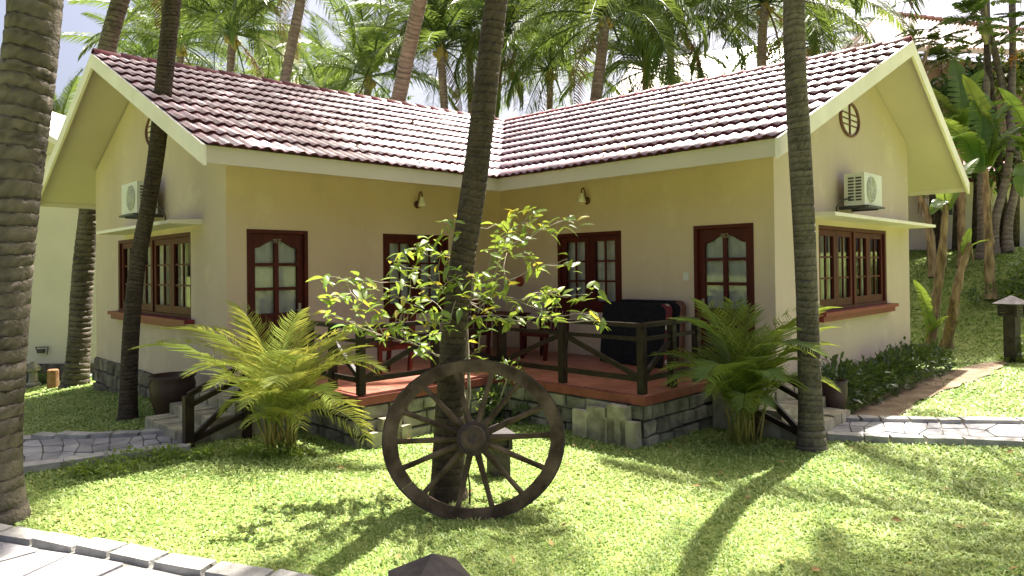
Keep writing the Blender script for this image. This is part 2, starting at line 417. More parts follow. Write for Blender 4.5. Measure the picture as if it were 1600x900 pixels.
def pane_quad(fn, P):
    """one glass pane whose normal looks out of the wall"""
    P = [V(p) for p in P]; out = fn(0, 0, 1) - fn(0, 0, 0)
    if (P[1] - P[0]).cross(P[3] - P[0]).dot(out) < 0: P = P[::-1]
    return MB().add(P, [(0, 1, 2, 3)])
def pane_grid(fn, win, u0, u1, z0, z1, nu, nz, d, bar=.028, arch=False):
    """glass panes between muntins; returns muntin mesh builder"""
    mb = MB()
    du, dz = (u1 - u0) / nu, (z1 - z0) / nz
    for i in range(1, nu): ubox(mb, fn, u0 + du * i - bar / 2, u0 + du * i + bar / 2, z0, z1, d - .012, d + .014)
    for j in range(1, nz): ubox(mb, fn, u0, u1, z0 + dz * j - bar / 2, z0 + dz * j + bar / 2, d - .01, d + .011)
    for i in range(nu):
        for j in range(nz):
            a, b = u0 + du * i, u0 + du * (i + 1); lo, hi = z0 + dz * j, z0 + dz * (j + 1)
            pb = pane_quad(fn, [fn(a, lo, d - .002), fn(b, lo, d - .002), fn(b, hi, d - .002), fn(a, hi, d - .002)])
            pb.build('pane', M['pane'], win)
    return mb
def curtain(fn, win, u0, u1, z0, z1, d, gaps=()):
    n = int((u1 - u0) / .025) + 2; mb = MB(); vs = []
    for i in range(n + 1):
        u = u0 + (u1 - u0) * i / n
        o = .014 * math.sin(u * 46 + 1.3 * math.sin(u * 9)) + .007 * math.sin(u * 23)
        vs += [fn(u, z0, d + o), fn(u + .006 * math.sin(u * 31), z1, d + o * .7)]
    fs = []
    for i in range(n):
        u = u0 + (u1 - u0) * (i + .5) / n
        if any(a < u < b for a, b in gaps): continue
        fs.append((2 * i, 2 * i + 2, 2 * i + 3, 2 * i + 1))
    mb.add(vs, fs); mb.build('curtain', M['curtain'], win, smooth=True)
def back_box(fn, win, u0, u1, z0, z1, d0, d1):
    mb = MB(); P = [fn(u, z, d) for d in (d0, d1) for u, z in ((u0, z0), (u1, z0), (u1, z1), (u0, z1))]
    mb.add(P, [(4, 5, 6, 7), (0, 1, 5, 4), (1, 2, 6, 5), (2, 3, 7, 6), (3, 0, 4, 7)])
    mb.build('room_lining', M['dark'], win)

def window(fn, u0, u1, z0, z1, leaves, sill=False, gaps=()):
    fr = MB(); t = .06
    for a, b, c, d in ((u0, u0 + t, z0, z1), (u1 - t, u1, z0, z1), (u0 + t, u1 - t, z1 - t, z1), (u0 + t, u1 - t, z0, z0 + t)):
        ubox(fr, fn, a, b, c, d, -.13, -.012)
    lw = (u1 - u0 - 2 * t) / leaves
    if leaves == 4: ubox(fr, fn, (u0 + u1) / 2 - .035, (u0 + u1) / 2 + .035, z0 + t, z1 - t, -.125, -.02)
    win = fr.build('window', M['wood'], house, fn((u0 + u1) / 2, z0, -.06))
    for k in range(leaves):
        a = u0 + t + lw * k + .004; b = a + lw - .008
        if leaves == 4:
            if k == 1: b -= .035
            if k == 2: a += .035
        s = MB(); st = .095 if leaves == 4 else .10; lo, hi = z0 + t + .004, z1 - t - .004
        ubox(s, fn, a, a + st, lo, hi, -.105, -.045); ubox(s, fn, b - st, b, lo, hi, -.105, -.045)
        ubox(s, fn, a + st, b - st, lo, lo + .12, -.104, -.046); ubox(s, fn, a + st, b - st, hi - .09, hi, -.104, -.046)
        mun = pane_grid(fn, win, a + st, b - st, lo + .12, hi - .09, 2, 3, -.075)
        s.v, s.f, s.m = s.v, s.f, s.m
        o = len(s.v); s.v += mun.v; s.f += [tuple(i + o for i in f) for f in mun.f]; s.m += mun.m
        s.build('sash', M['wood'], win)
    curtain(fn, win, u0 + .02, u1 - .02, z0 + .02, z1 - .05, -.30 if gaps else -.155, gaps)
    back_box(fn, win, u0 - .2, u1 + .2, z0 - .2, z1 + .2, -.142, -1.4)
    if sill:
        sb = MB(); e = .14
        for (za, zb, ou, od) in ((z0 - .045, z0 + .012, e, .15), (z0 - .13, z0 - .045, e - .03, .10)):
            ubox(sb, fn, u0 - ou, u1 + ou, za, zb, .003, od)
        sb.build('sill', M['sill'], win)
    return win
window(fA, *wAh, WZ0, WZ1, 2)
window(fB, *wBh, WZ0, WZ1, 2)
window(fGA, *gAw, 1.324, WTG, 4, True, gaps=[(1.3, 1.5), (1.85, 2.2), (2.6, 2.85), (3.0, 3.42), (3.8, 4.1), (4.2, 4.75)])
window(fGB, *gBw, 1.324, WTG, 4, True, gaps=[(1.5, 1.72), (1.95, 2.3), (2.55, 2.7), (2.95, 3.2), (3.38, 3.62), (3.9, 4.15), (4.3, 4.6)])

def door(fn, u0, u1, number, flip):
    fr = MB(); t = .052
    ubox(fr, fn, u0, u0 + t, ZD, ZT, -.135, .012); ubox(fr, fn, u1 - t, u1, ZD, ZT, -.135, .012); ubox(fr, fn, u0 + t, u1 - t, ZT - t, ZT, -.135, .012)
    d = fr.build('door', M['wood'], house, fn((u0 + u1) / 2, ZD, -.06))
    a, b = u0 + t + .003, u1 - t - .003; lo, hi = ZD + .01, ZT - t - .003
    st = .085; p0, p1 = lo + .80, hi - .09
    s = MB(); mid = (a + b) / 2
    for c, e in ((a, a + st), (b - st, b), (mid - .03, mid + .03)): ubox(s, fn, c, e, lo, hi, -.10, -.05)
    for c, e in ((a + st, mid - .03), (mid + .03, b - st)):
        ubox(s, fn, c, e, lo, p0, -.098, -.062); ubox(s, fn, c, e, lo + .12, p0 - .12, -.062, -.052)
        ubox(s, fn, c, e, p0, p0 + .05, -.10, -.05)
        # curved head: stepped strips follow an ogee that rises towards the middle of the door
        n = 8
        for i in range(n):
            uu0 = c + (e - c) * i / n; uu1 = c + (e - c) * (i + 1) / n; q = (i + .5) / n
            if c > mid: q = 1 - q
            zz = p1 - .115 * (1 - (q * q * (3 - 2 * q)))
            ubox(s, fn, uu0, uu1, zz, hi, -.099, -.051)
        zs = [p0 + .05 + (p1 - p0 - .05) * k / 3 for k in range(4)]
        for k in (1, 2): ubox(s, fn, c, e, zs[k] - .022, zs[k] + .022, -.09, -.055)
        for k in range(3):
            pb = pane_quad(fn, [fn(c, zs[k], -.078), fn(e, zs[k], -.078), fn(e, zs[k + 1], -.078), fn(c, zs[k + 1], -.078)])
            pb.build('pane', M['pane'], d)
    s.build('door_leaf', M['wood'], d)
    hu = b - .055 if flip else a + .055
    h = MB(); ubox(h, fn, hu - .02, hu + .02, lo + .78, lo + .98, -.05, -.042); ubox(h, fn, hu - .06, hu + .06, lo + .87, lo + .89, -.02, -.005); ubox(h, fn, hu - .01, hu + .01, lo + .87, lo + .89, -.043, -.018)
    h.build('handle', M['brass'], d)
    curtain(fn, d, a + .02, b - .02, p0 - .03, hi - .02, -.125)
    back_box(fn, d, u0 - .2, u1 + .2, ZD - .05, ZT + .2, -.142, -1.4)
    X = (fn(1, 0, 0) - fn(0, 0, 0)); X = X if X.x > 0 else -X
    text_mesh(number, .085, fn(mid, hi - .105, -.048), X, V((0, 0, 1)), M['brass'], d)
door(fA, *dA, '357', False)
door(fB, *dB, '353', False)

# --- canopies over the gable windows
def canopy(fn, u0, u1, z):
    mb = MB(); P = []
    for d, za, zb in ((0.002, z - .03, z + .05), (.47, z - .03, z + .02)):
        for u in (u0, u1): P += [fn(u, za, d), fn(u, zb, d)]
    mb.add(P, [(0, 2, 3, 1), (4, 5, 7, 6), (0, 1, 5, 4), (2, 6, 7, 3), (1, 3, 7, 5), (0, 4, 6, 2)])
    mb.build('window_canopy', M['white'], house)
canopy(fGA, .82, -ab(ona(150, 368, LA + .47))[1], 2.76)
canopy(fGB, .88, WB - .02, 2.76)
# --- round gable grilles
def vent(fn, u, z, r=.27):
    mb = MB(); n = 28
    rx = r * 1.5; ring = [fn(u + rx * math.cos(2 * math.pi * k / n), z + r * math.sin(2 * math.pi * k / n), .02) for k in range(n)]
    mb.tube(ring + ring[:1], .024, 6, False)
    ubox(mb, fn, u - .014, u + .014, z - r, z + r, .006, .03)
    for k in (-.34, .0, .34):
        hw = rx * math.sqrt(1 - k * k); ubox(mb, fn, u - hw, u + hw, z + k * r - .008, z + k * r + .008, .009, .026)
    v = mb.build('vent_grille', M['metal'], house)
    pb = MB(); pb.add([fn(u + rx * math.cos(2 * math.pi * k / n), z + r * math.sin(2 * math.pi * k / n), .005) for k in range(n)], [tuple(range(n))])
    pb.build('vent_panel', M['white'], v)
pv = ona(243, 203, LA); vent(fGA, -ab(pv)[1], pv.z)
pv = onb(1326, 187, LB); vent(fGB, -ab(pv)[0], pv.z)

# --- roof
def ridgeA(a):   # ridge height of the left wing along a
    t = (a + RB) / (LA + VL + RB); return ZRM + (ZRL - ZRM) * t
def ridgeB(b):
    t = (b + RA) / (LB + VR + RA); return ZRM + (ZRR - ZRM) * t
VRR = VR + .136
eLA, eLB = H(LA + VL, OA, ZE), H(OB, LB + VR, ZE)
rL, rM, rR = H(LA + VL, -RA, ZRL), H(-RB, -RA, ZRM), H(-RB, LB + VRR, ZRR)
val = H(OB, OA, ZE)
zFA = ZRL - SLA * (WA - RA + OFA); zFB = ZRR - SLB * (WB - RB + OFB)
fL = H(LA + VL, -WA - OFA, zFA); fR = H(-WB - OFB, LB + VR, zFB); fM = H(-WB - OFB, -WA - OFA, (zFA + zFB) / 2)
rb = MB()
def slab(P, th=.10):
    P = [V(p) for p in P]; top = [p - V((0, 0, .03)) for p in P]; bot = [p - V((0, 0, th)) for p in P]
    rb.add(top, [(0, 1, 2, 3)], 0); rb.add(bot, [(3, 2, 1, 0)], 0)
for P in ((eLA, val, rM, rL), (val, eLB, rR, rM), (rL, rM, fM, fL), (rM, rR, fR, fM)): slab(P)
roof = rb.build('roof', M['soffit'], house, H(0, 0, ZE))
def board(p, q, hgt, th, drop, outward, mt=M['white'], name='fascia'):
    p, q = V(p), V(q); mb = MB(); o = V(outward).normalized() * th; dz0, dz1 = V((0, 0, .015 - drop)), V((0, 0, -hgt - drop))
    mb.hexa([p + dz1, q + dz1, q + dz1 + o, p + dz1 + o, p + dz0, q + dz0, q + dz0 + o, p + dz0 + o])
    return mb.build(name, mt, roof)
board(eLA, rL, .22, .04, .0, AV); board(rL, fL, .22, .04, 0, AV)
board(eLB, rR, .22, .04, .0, BV); board(rR, fR, .22, .04, 0, BV)
board(eLA - AV * .002, val, .19, .035, .0, BV * -1, M['soffit']); board(val, eLB, .19, .035, .0, AV * -1, M['soffit'])
board(fL, fM, .17, .035, 0, BV); board(fM, fR, .17, .035, 0, AV)

TW, NR = .155, 10
def tile_geo():
    n = 8; prof = []
    for i in range(n):
        q = i / (n - 1); h = .036 * (1 - math.cos(2 * math.pi * q)) / 2
        prof.append((q - .5, h))
    return prof
def tiles(eave0, eave1, ridge0, ridge1, keep, store):
    """eave0->eave1 along the eave from the gable end; rows climb to the ridge. keep(center)->bool"""
    eave0, eave1, ridge0, ridge1 = map(V, (eave0, eave1, ridge0, ridge1))
    L = (eave1 - eave0).length; nc = int(L / TW)
    for c in range(nc):
        for r in range(NR):
            s = (c + .5) / nc; t = r / NR
            E = eave0.lerp(eave1, s); R_ = ridge0.lerp(ridge1, s)
            lo = E.lerp(R_, t); hi = E.lerp(R_, (r + 1.0) / NR)
            X = (eave1 - eave0).lerp(ridge1 - ridge0, t).normalized()
            Yv = (hi - lo); g_ = Yv.length; Yv.normalize(); Xo = (X - Yv * X.dot(Yv)).normalized(); N = Xo.cross(Yv)
            if N.z < 0: Xo = -Xo; N = -N
            ctr = (lo + hi) / 2
            if not keep(ctr): continue
            store.append((lo, Xo, Yv, N, L / nc, g_))
prof = tile_geo()
def tile_mesh(wd, ln):
    vs = []; fs = []; n = len(prof); lift = .042; th = .026
    for (q, h) in prof: vs.append((q * wd * 1.04, -.045, h * wd / .178 + lift))
    for (q, h) in prof: vs.append((q * wd * 1.04, ln + .02, h * wd / .178 + .002))
    for (q, h) in prof: vs.append((q * wd * 1.04, -.045, h * wd / .178 + lift - th))
    for (q, h) in prof: vs.append((q * wd * 1.04, ln * .10, h * wd / .178 + lift * .85 - th))
    for i in range(n - 1):
        fs += [(i, i + 1, n + i + 1, n + i), (i + 1, i, 2 * n + i, 2 * n + i + 1), (2 * n + i + 1, 2 * n + i, 3 * n + i, 3 * n + i + 1)]
    return np.array(vs), np.array(fs)
store = []
# left wing: columns from the gable towards beyond the valley, kept while they lie above the right slope
tiles(eLA, H(-RB, OA, ZE), rL, rM, lambda p: ab(p)[0] > ab(p)[1] * (RB + OB) / (RA + OA) - .12 if True else 0, store)
nA = len(store)
tiles(eLB, H(OB, -RA, ZE), rR, rM, lambda p: ab(p)[1] > ab(p)[0] * (RA + OA) / (RB + OB) - .12, store)
gA, gB = store[0][5], store[nA][5]
tvA, tf = tile_mesh(store[0][4], gA); tvB, _ = tile_mesh(store[nA][4], gB)
tmi = np.array([0 if i % 3 == 0 else 1 for i in range(len(tf))])
meA = np_mesh('roof_tile', tvA, tf, [M['tile'], M['tile_edge']], mi=tmi); meB = np_mesh('roof_tile', tvB, tf, [M['tile'], M['tile_edge']], mi=tmi)
for me in (meA, meB): me.polygons.foreach_set('use_smooth', np.array([i % 3 == 0 for i in range(len(tf))]))
order = sorted(range(len(store)), key=lambda i: ((store[i][0] - CAM).length))
single = set(order[:300])
rv = []; rf = []; cnt = 0
for i, (lo, X, Y, N, wd, g_) in enumerate(store):
    jit = rnd.gauss(0, .003)
    loc = lo + N * (.012 + jit) + X * rnd.gauss(0, .002)
    yaw = rnd.gauss(0, .006)
    X2 = (X + Y * yaw).normalized(); Y2 = (Y - X * yaw).normalized()
    R3 = Matrix((X2, Y2, N)).transposed()
    if i in single:
        link('roof_tile', meA if i < nA else meB, roof, loc, R3)
    else:
        base = tvA if i < nA else tvB
        rv.append(base @ np.array(R3).T + np.array(loc)); rf.append(tf + cnt); cnt += len(base)
# outer slopes, only their edges can be glimpsed
st2 = []
tiles(fL, fM, rL, rM + (rM - rL).normalized() * 0, lambda p: True, st2)
for (lo, X, Y, N, wd, g_) in st2:
    b2 = tvA.copy(); b2[:, 0] *= wd / store[0][4]; b2[:, 1] *= g_ / gA
    rv.append(b2 @ np.array(Matrix((X, Y, N)).transposed()).T + np.array(lo)); rf.append(tf + cnt); cnt += len(b2)
st2 = []
tiles(fR, fM, rR, rM, lambda p: True, st2)
for (lo, X, Y, N, wd, g_) in st2:
    b2 = tvA.copy(); b2[:, 0] *= wd / store[0][4]; b2[:, 1] *= g_ / gA
    rv.append(b2 @ np.array(Matrix((X, Y, N)).transposed()).T + np.array(lo)); rf.append(tf + cnt); cnt += len(b2)
rest = np.concatenate(rv); o_ = np.array(WL[roof])
tag(link('roof_tiles', np_mesh('roof_tiles', rest - o_, np.concatenate(rf), [M['tile'], M['tile_edge']], mi=np.tile(tmi, len(rf)), smooth=False), roof, WL[roof]), kind='stuff')
# ridge caps
def ridge_caps(p, q):
    p, q = V(p), V(q); L = (q - p).length; n = int(L / .40); X = (q - p).normalized(); Yh = V((0, 0, 1)).cross(X).normalized(); Z = X.cross(Yh)
    vs = []; k = 7
    for (s, r) in ((-.235, .125), (.21, .098)):
        for i in range(k):
            an = math.pi * i / (k - 1); vs.append((s, r * math.cos(an), r * .85 * math.sin(an)))
    for i in range(k):
        an = math.pi * i / (k - 1); vs.append((-.235, .105 * math.cos(an), .088 * math.sin(an)))
    fs = [(i, i + 1, k + i + 1, k + i) for i in range(k - 1)] + [(i + 1, i, 2 * k + i, 2 * k + i + 1) for i in range(k - 1)]
    me = np_mesh('ridge_tile', np.array(vs), np.array(fs), M['ridge'])
    for i in range(n):
        c = p.lerp(q, (i + .5) / n) + V((0, 0, .0))
        link('ridge_tile', me, roof, c, Matrix((X, Yh, Z)).transposed())
ridge_caps(rL - AV * .02, rM); ridge_caps(rR - BV * .02, rM)

# --- stone facing of the house base
def rubble(fn, parent, u0, u1, z0f, z1, d, mt, name, wmin=.16, wmax=.34, rows=3):
    """irregular coursed stones over a mortar backing; z0f(u) is ground level"""
    z0 = min(z0f(u0), z0f(u1)) - .05
    hz = (z1 - z0) / rows
    out = []
    for r in range(rows):
        u = u0 + rnd.uniform(-.1, 0)
        zl, zh = z0 + hz * r, z0 + hz * (r + 1)
        while u < u1:
            wd = rnd.uniform(wmin, wmax); a, b = max(u, u0), min(u + wd, u1)
            u += wd
            if b - a < .05: continue
            g_ = .012; j = lambda: rnd.uniform(-.014, .014)
            q = [(a + g_ + j(), zl + g_ + j()), (b - g_ + j(), zl + g_ + j()), (b - g_ + j(), zh - g_ + j()), (a + g_ + j(), zh - g_ + j())]
            dd = d + rnd.uniform(0, .035); mid = [(p[0] * .9 + (a + b) / 2 * .1, p[1] * .88 + (zl + zh) / 2 * .12) for p in q]
            mb = MB(); P0 = [fn(x, z, .0) for x, z in q]; P1 = [fn(x, z, dd * .7) for x, z in q]; P2 = [fn(x, z, dd + rnd.uniform(0, .012)) for x, z in mid]
            mb.add(P0 + P1 + P2, [(0, 1, 5, 4), (1, 2, 6, 5), (2, 3, 7, 6), (3, 0, 4, 7), (4, 5, 9, 8), (5, 6, 10, 9), (6, 7, 11, 10), (7, 4, 8, 11), (8, 9, 10, 11)])
            out.append(mb.build(name, mt, parent))
    return out
pl = MB(); ubox(pl, fGA, -.02, WA, -.9, .36, .002, .02); plinth = pl.build('plinth', M['mortar'], house)
rubble(fGA, plinth, 0, WA, lambda u: -.32, .37, .05, M['plinth'], 'plinth_stone', .2, .5, 3)
pl = MB(); ubox(pl, fGB, 0, WB, -.4, .40, .002, .02); plinth = pl.build('plinth', M['mortar'], house)
rubble(fGB, plinth, 0, WB, lambda u: .0, .41, .05, M['plinth'], 'plinth_stone', .25, .5, 3)

# ------------------------------------------------------------------ veranda deck
DD, EA, EB = 2.45, 4.65, 4.85
deck = thing('veranda_deck', H(1.2, 1.2, 0), 'raised L-shaped terracotta veranda deck on stone block walls before both doors', 'veranda')
dm = MB()
Lsh = [(0, 0), (EA, 0), (EA, DD), (DD, DD), (DD, EB), (0, EB)]
dm.prism([H(a, b, ZD - .03) for a, b in Lsh], (0, 0, -.45)); dm.build('core', M['mortar'], deck)
E_ = .05
Ls2 = [(0.004, .004), (EA + E_, .004), (EA + E_, DD + E_), (DD + E_, DD + E_), (DD + E_, EB + E_), (.004, EB + E_)]
dm = MB(); dm.prism([H(a, b, ZD - .105) for a, b in Ls2], (0, 0, .095)); dm.build('floor_slab', M['edge'], deck)
# floor tiles
tl = .305
nfl = 0
ft_mb = MB(); ft_mb.box((0, 0, 0), (tl / 2 - .004, tl / 2 - .004, .006), AV, BV); ft_me = ft_mb.mesh('floor_tile', M['terra'])
ftr = MB(); cands = []
a = .16
while a < EA:
    b = .16
    while b < EB:
        if (a < DD or b < DD) and not (a > DD - .1 and b > DD - .1): cands.append(H(a, b, ZD - .005))
        b += tl
    a += tl
for c in cands: link('floor_tile', ft_me, deck, c + V((0, 0, rnd.uniform(-.001, .001))))
fF = lambda base: (lambda u, z, d: H(u, base + d, z))
fE = lambda base: (lambda u, z, d: H(base + d, u, z))
gl0 = lambda u: -.02
zt_ = ZD - .11
rubble(fF(DD - .03), deck, DD, EA, gl0, zt_, .05, M['stone'], 'wall_stone', .22, .42, 3)
rubble(fE(DD - .03), deck, DD, EB, gl0, zt_, .05, M['stone'], 'wall_stone', .22, .42, 3)
rubble(fE(EA - .03), deck, .9, DD, gl0, zt_, .05, M['stone'], 'wall_stone', .22, .42, 3)
rubble(fF(EB - .03), deck, .9, DD, gl0, zt_, .05, M['stone'], 'wall_stone', .22, .42, 3)

# --- steps
def steps(fn, sgn_label, label, dend, gable):
    """fn(s, t, z): s outward along the flight from the deck end, t sideways from the house wall"""
    st = thing('stone_steps', fn(.5, .3, 0), label, 'steps', 'stone steps up to the veranda')
    core = MB()
    L = 6.08 - dend
    runs = [(0, L - .90, ZD - .02), (L - .90, L - .60, .44), (L - .60, L - .30, .30), (L - .30, L, .155)]
    for (s0, s1, z) in runs:
        t0 = .06 if s0 < .3 else -.42
        n = 5
        ts = [t0 + (1.0 - t0) * k / n + (rnd.uniform(-.04, .04) if 0 < k < n else 0) for k in range(n + 1)]
        if s0 == 0:
            mb = MB(); mb.hexa([fn(s0 + .055, .03, -.1), fn(s1, .03, -.1), fn(s1, 1.0, -.1), fn(s0 + .055, 1.0, -.1), fn(s0 + .055, .03, z), fn(s1, .03, z), fn(s1, 1.0, z), fn(s0 + .055, 1.0, z)])
            mb.build('landing', M['stone_pale'], st); continue
        for k in range(n):
            j = lambda: rnd.uniform(-.012, .012)
            a0, a1 = s0 + .004, s1 + .02 + j(); b0, b1 = ts[k] + .008, ts[k + 1] - .008; zz = z + j() * .7
            mb = MB(); mb.hexa([fn(a0, b0, -.15), fn(a1, b0, -.15), fn(a1, b1, -.15), fn(a0, b1, -.15), fn(a0, b0, zz), fn(a1 - .012, b0 + .008, zz), fn(a1 - .012, b1 - .008, zz), fn(a0, b1, zz)])
            mb.build('step_stone', M['stone_pale'], st)
    return st
fSL = lambda s, t, z: H(EA + s, t, z)
fSR = lambda s, t, z: H(t, EB + s, z)
steps(fSL, 1, 'grey stone steps at the left end of the veranda beside the cream gable wall', EA, LA)
steps(fSR, 1, 'grey stone steps at the right end of the veranda behind the tall palm trunk', EB, LB)

# --- railing
def post(mb, p, h, w_=.085): mb.box(V(p) + V((0, 0, h / 2)), (w_ / 2, w_ / 2, h / 2), AV, BV)
def railing(pts_posts, runs, label, braces, top=.79):
    root = thing('railing', pts_posts[0], label, 'railing', 'dark timber veranda railings')
    for p in pts_posts:
        mb = MB(); post(mb, p, top - .03); mb.build('post', M['rail'], root)
    for p, q in runs:
        p, q = V(p), V(q)
        for hh, wd, ht in ((top, .09, .05), (top - .16, .04, .045), (.17, .045, .06)):
            if hh < top:
                X = (q - p).normalized(); p2, q2 = p + X * .043, q - X * .043
            else: p2, q2 = p - (q - p).normalized() * .04, q + (q - p).normalized() * .04
            mb = MB(); mb.beam(p2 + V((0, 0, hh)), q2 + V((0, 0, hh)), wd, ht)
            mb.build('rail', M['rail'], root)
    for p, q in braces:
        mb = MB(); mb.beam(p, q, .045, .055); mb.build('brace', M['rail'], root)
R0 = DD - .07
zz = ZD
cL, iC, cR = H(EA - .06, R0, zz), H(R0, R0, zz), H(R0, EB - .06, zz)
mL, mR = H((EA - .06 + R0) / 2, R0, zz), H(R0, (EB - .06 + R0) / 2, zz)
eL_, eR_ = H(EA - .06, 1.18, zz), H(1.18, EB - .06, zz)
up = lambda p, h: p + V((0, 0, h))
railing([cL, mL, iC, H(EA - .06, 1.75, zz), eL_], [(cL, mL), (mL, iC), (cL, H(EA - .06, 1.75, zz)), (H(EA - .06, 1.75, zz), eL_)],
        'dark brown timber railing along the left arm of the veranda behind the big areca palm',
        [(up(cL.lerp(mL, .05), .20), up(cL.lerp(mL, .95), .60)), (up(iC.lerp(mL, .05), .20), up(iC.lerp(mL, .95), .60)), (up(cL.lerp(eL_, .05), .22), up(cL.lerp(eL_, .55), .62))])
iC2 = iC + H(0, .1, 0)
railing([iC2, mR, cR, H(1.75, EB - .06, zz), eR_], [(iC2, mR), (mR, cR), (cR, H(1.75, EB - .06, zz)), (H(1.75, EB - .06, zz), eR_)],
        'dark brown timber railing along the right arm of the veranda before the black mattress',
        [(up(iC2.lerp(mR, .05), .20), up(iC2.lerp(mR, .95), .60)), (up(cR.lerp(mR, .05), .20), up(cR.lerp(mR, .95), .60)), (up(cR.lerp(eR_, .05), .22), up(cR.lerp(eR_, .55), .62))])
def stair_rail(fn, L, label):
    p0, p1 = fn(.05, 1.1, 0), fn(L, 1.1, 0)
    root = thing('stair_railing', p1, label, 'railing', 'dark timber stair railings')
    mb = MB(); post(mb, p1, .62, .1); mb.build('post', M['rail'], root)
    mb = MB(); post(mb, fn(L * .52, 1.1, 0), .95, .09); mb.build('post', M['rail'], root)
    for za, zb in ((1.22, .63), (1.05, .50)):
        mb = MB(); mb.beam(up(p0, za), up(p1, zb), .06, .055); mb.build('handrail', M['rail'], root)
    for za, zb in ((.12, .62), (.10, .30)):
        mb = MB(); mb.beam(up(fn(L - .04, 1.1, 0), za), up(fn(L * .54, 1.1, 0), zb), .05, .06); mb.build('brace', M['rail'], root)
stair_rail(fSL, 6.08 - EA, 'low dark timber handrail beside the left stone steps and areca palm')
stair_rail(fSR, 6.12 - EB, 'low dark timber handrail beside the right stone steps and palm trunk')

# --- upright edging stones against the deck wall
def edging(p, w_, h, label, X):
    c = V(p); Y = V((-X.y, X.x, 0)); j = lambda: rnd.uniform(-.012, .012)
    w_ *= 1.22; h *= 1.22; mb = MB(); hx, hy = w_ / 2, .055
    P = [c + X * (sx * hx + j()) + Y * (sy * hy) + V((0, 0, z)) for z in (-.06, h) for sx, sy in ((-1, -1), (1, -1), (1, 1), (-1, 1))]
    for i in range(4, 8): P[i] = P[i] + V((0, 0, j()))
    mb.hexa(P); tag(mb.build('edging_stone', M['stone_pale'], None, c), label, 'edging stone', 'upright cut stones along the deck base')
for px, w_, h, lb in ((847, .21, .27, 'pale upright cut stone nearest the right rim of the cart wheel'), (893, .22, .33, 'broad tall pale cut stone upright against the deck wall, second from the wheel'),
                      (925, .17, .25, 'small greyish cut stone upright between two taller stones at the deck wall'), (948, .22, .37, 'tallest pale cut stone standing against the right deck wall'),
                      (978, .17, .25, 'low pale cut stone upright near the right corner of the deck wall')):
    q = onz(px, 702, 0.0); a_, b_ = ab(q); edging(H(DD + .13, b_, 0), w_, h, lb, BV)
for px, w_, h, lb in ((640, .23, .25, 'pale square cut stone under the left arm of the railing seen through the wheel'), (668, .22, .15, 'low flat cut stone behind the palm trunk left of the wheel hub'), (610, .22, .14, 'low cut stone behind the left rim of the wheel')):
    q = onz(px, 702, 0.0); a_, b_ = ab(q); edging(H(a_, DD + .13, 0), w_, h, lb, AV)

# ------------------------------------------------------------------ paths
def path(pts_back, pts_front, nlen, nw, label, kerb_label, kerb_back=True, kerb_front=True, name='path', kh=.05):
    """two polylines of world points; flagstones between, kerb stones along them"""
    def sample(pl_, t):
        x = t * (len(pl_) - 1); i = min(int(x), len(pl_) - 2); return pl_[i].lerp(pl_[i + 1], x - i)
    base = MB(); N = 24
    vs = []
    for i in range(N + 1):
        p, q = sample(pts_back, i / N), sample(pts_front, i / N)
        for r in (p, q): vs.append((r.x, r.y, gzf(r.x, r.y) + .012))
    base.add(vs, [(2 * i, 2 * i + 1, 2 * i + 3, 2 * i + 2) for i in range(N)])
    ctr = V(sample(pts_back, .5))
    root = tag(base.build(name, M['grout'], None, ctr), label, 'path', kind='structure')
    gridj = {}
    def node(i, j):
        if (i, j) not in gridj:
            ti = (i + (rnd.uniform(-.3, .3) if 0 < i < nlen else 0)) / nlen; tj = (j + (rnd.uniform(-.25, .25) if 0 < j < nw else 0)) / nw
            gridj[i, j] = sample(pts_back, ti).lerp(sample(pts_front, ti), .03 + .94 * tj)
        return gridj[i, j]
    for i in range(nlen):
        for j in range(nw):
            q = [node(i, j), node(i + 1, j), node(i + 1, j + 1), node(i, j + 1)]; c = sum(q, V()) / 4
            q = [c + (p - c) * (1 - .014 / max(.05, (p - c).length)) for p in q]
            h = .024 + rnd.uniform(-.006, .006); mb = MB()
            # clip corners for a broken slab outline
            poly = []
            for k in range(4):
                a_, b_, c_ = q[k - 1], q[k], q[(k + 1) % 4]; f = rnd.uniform(.02, .10)
                poly += [b_.lerp(a_, f), b_.lerp(c_, f)]
            mb.prism([V((p.x, p.y, gzf(p.x, p.y) + .004)) for p in poly], (0, 0, h)); mb.build('flagstone', M['flag'], root)
    for on, pl_, sg in ((kerb_back, pts_back, 1), (kerb_front, pts_front, -1)):
        if not on: continue
        L = sum((pl_[i + 1] - pl_[i]).length for i in range(len(pl_) - 1)); n = max(3, int(L / .42)); t = 0
        ts = [0] + sorted([(k + rnd.uniform(-.2, .2)) / n for k in range(1, n)]) + [1]
        for k in range(n):
            p, q = sample(pl_, ts[k]), sample(pl_, ts[k + 1]); X = (q - p).normalized(); Yv = V((-X.y, X.x, 0))
            mb = MB(); g0 = gzf(*((p + q) / 2)[:2]); j = lambda: rnd.uniform(-.01, .01)
            L2 = (q - p).length / 2 - .008; c = (p + q) / 2; hw = .085
            P = [c + X * (sx * (L2 + j())) + Yv * (sy * (hw + j())) + V((0, 0, g0 - c.z + z)) for z in (-.06, kh + .03) for sx, sy in ((-1, -1), (1, -1), (1, 1), (-1, 1))]
            for i in range(4, 8): P[i] = P[i] + (c - P[i]) * .06 * V((1, 1, 0)).length / 1.414; P[i].z = g0 + kh + .025 + j() * .6
            mb.hexa(P); mb.build('kerb_stone', M['kerb'], root)
    return root
gp = lambda px, py: ong(px, py)
path([gp(-150, 705), gp(20, 692), gp(120, 687), gp(215, 683), gp(292, 676)], [gp(-150, 770), gp(20, 740), gp(120, 726), gp(215, 713), gp(300, 704)], 14, 3,
     'dark slate flagstone path leading from the left to the stone steps', '')
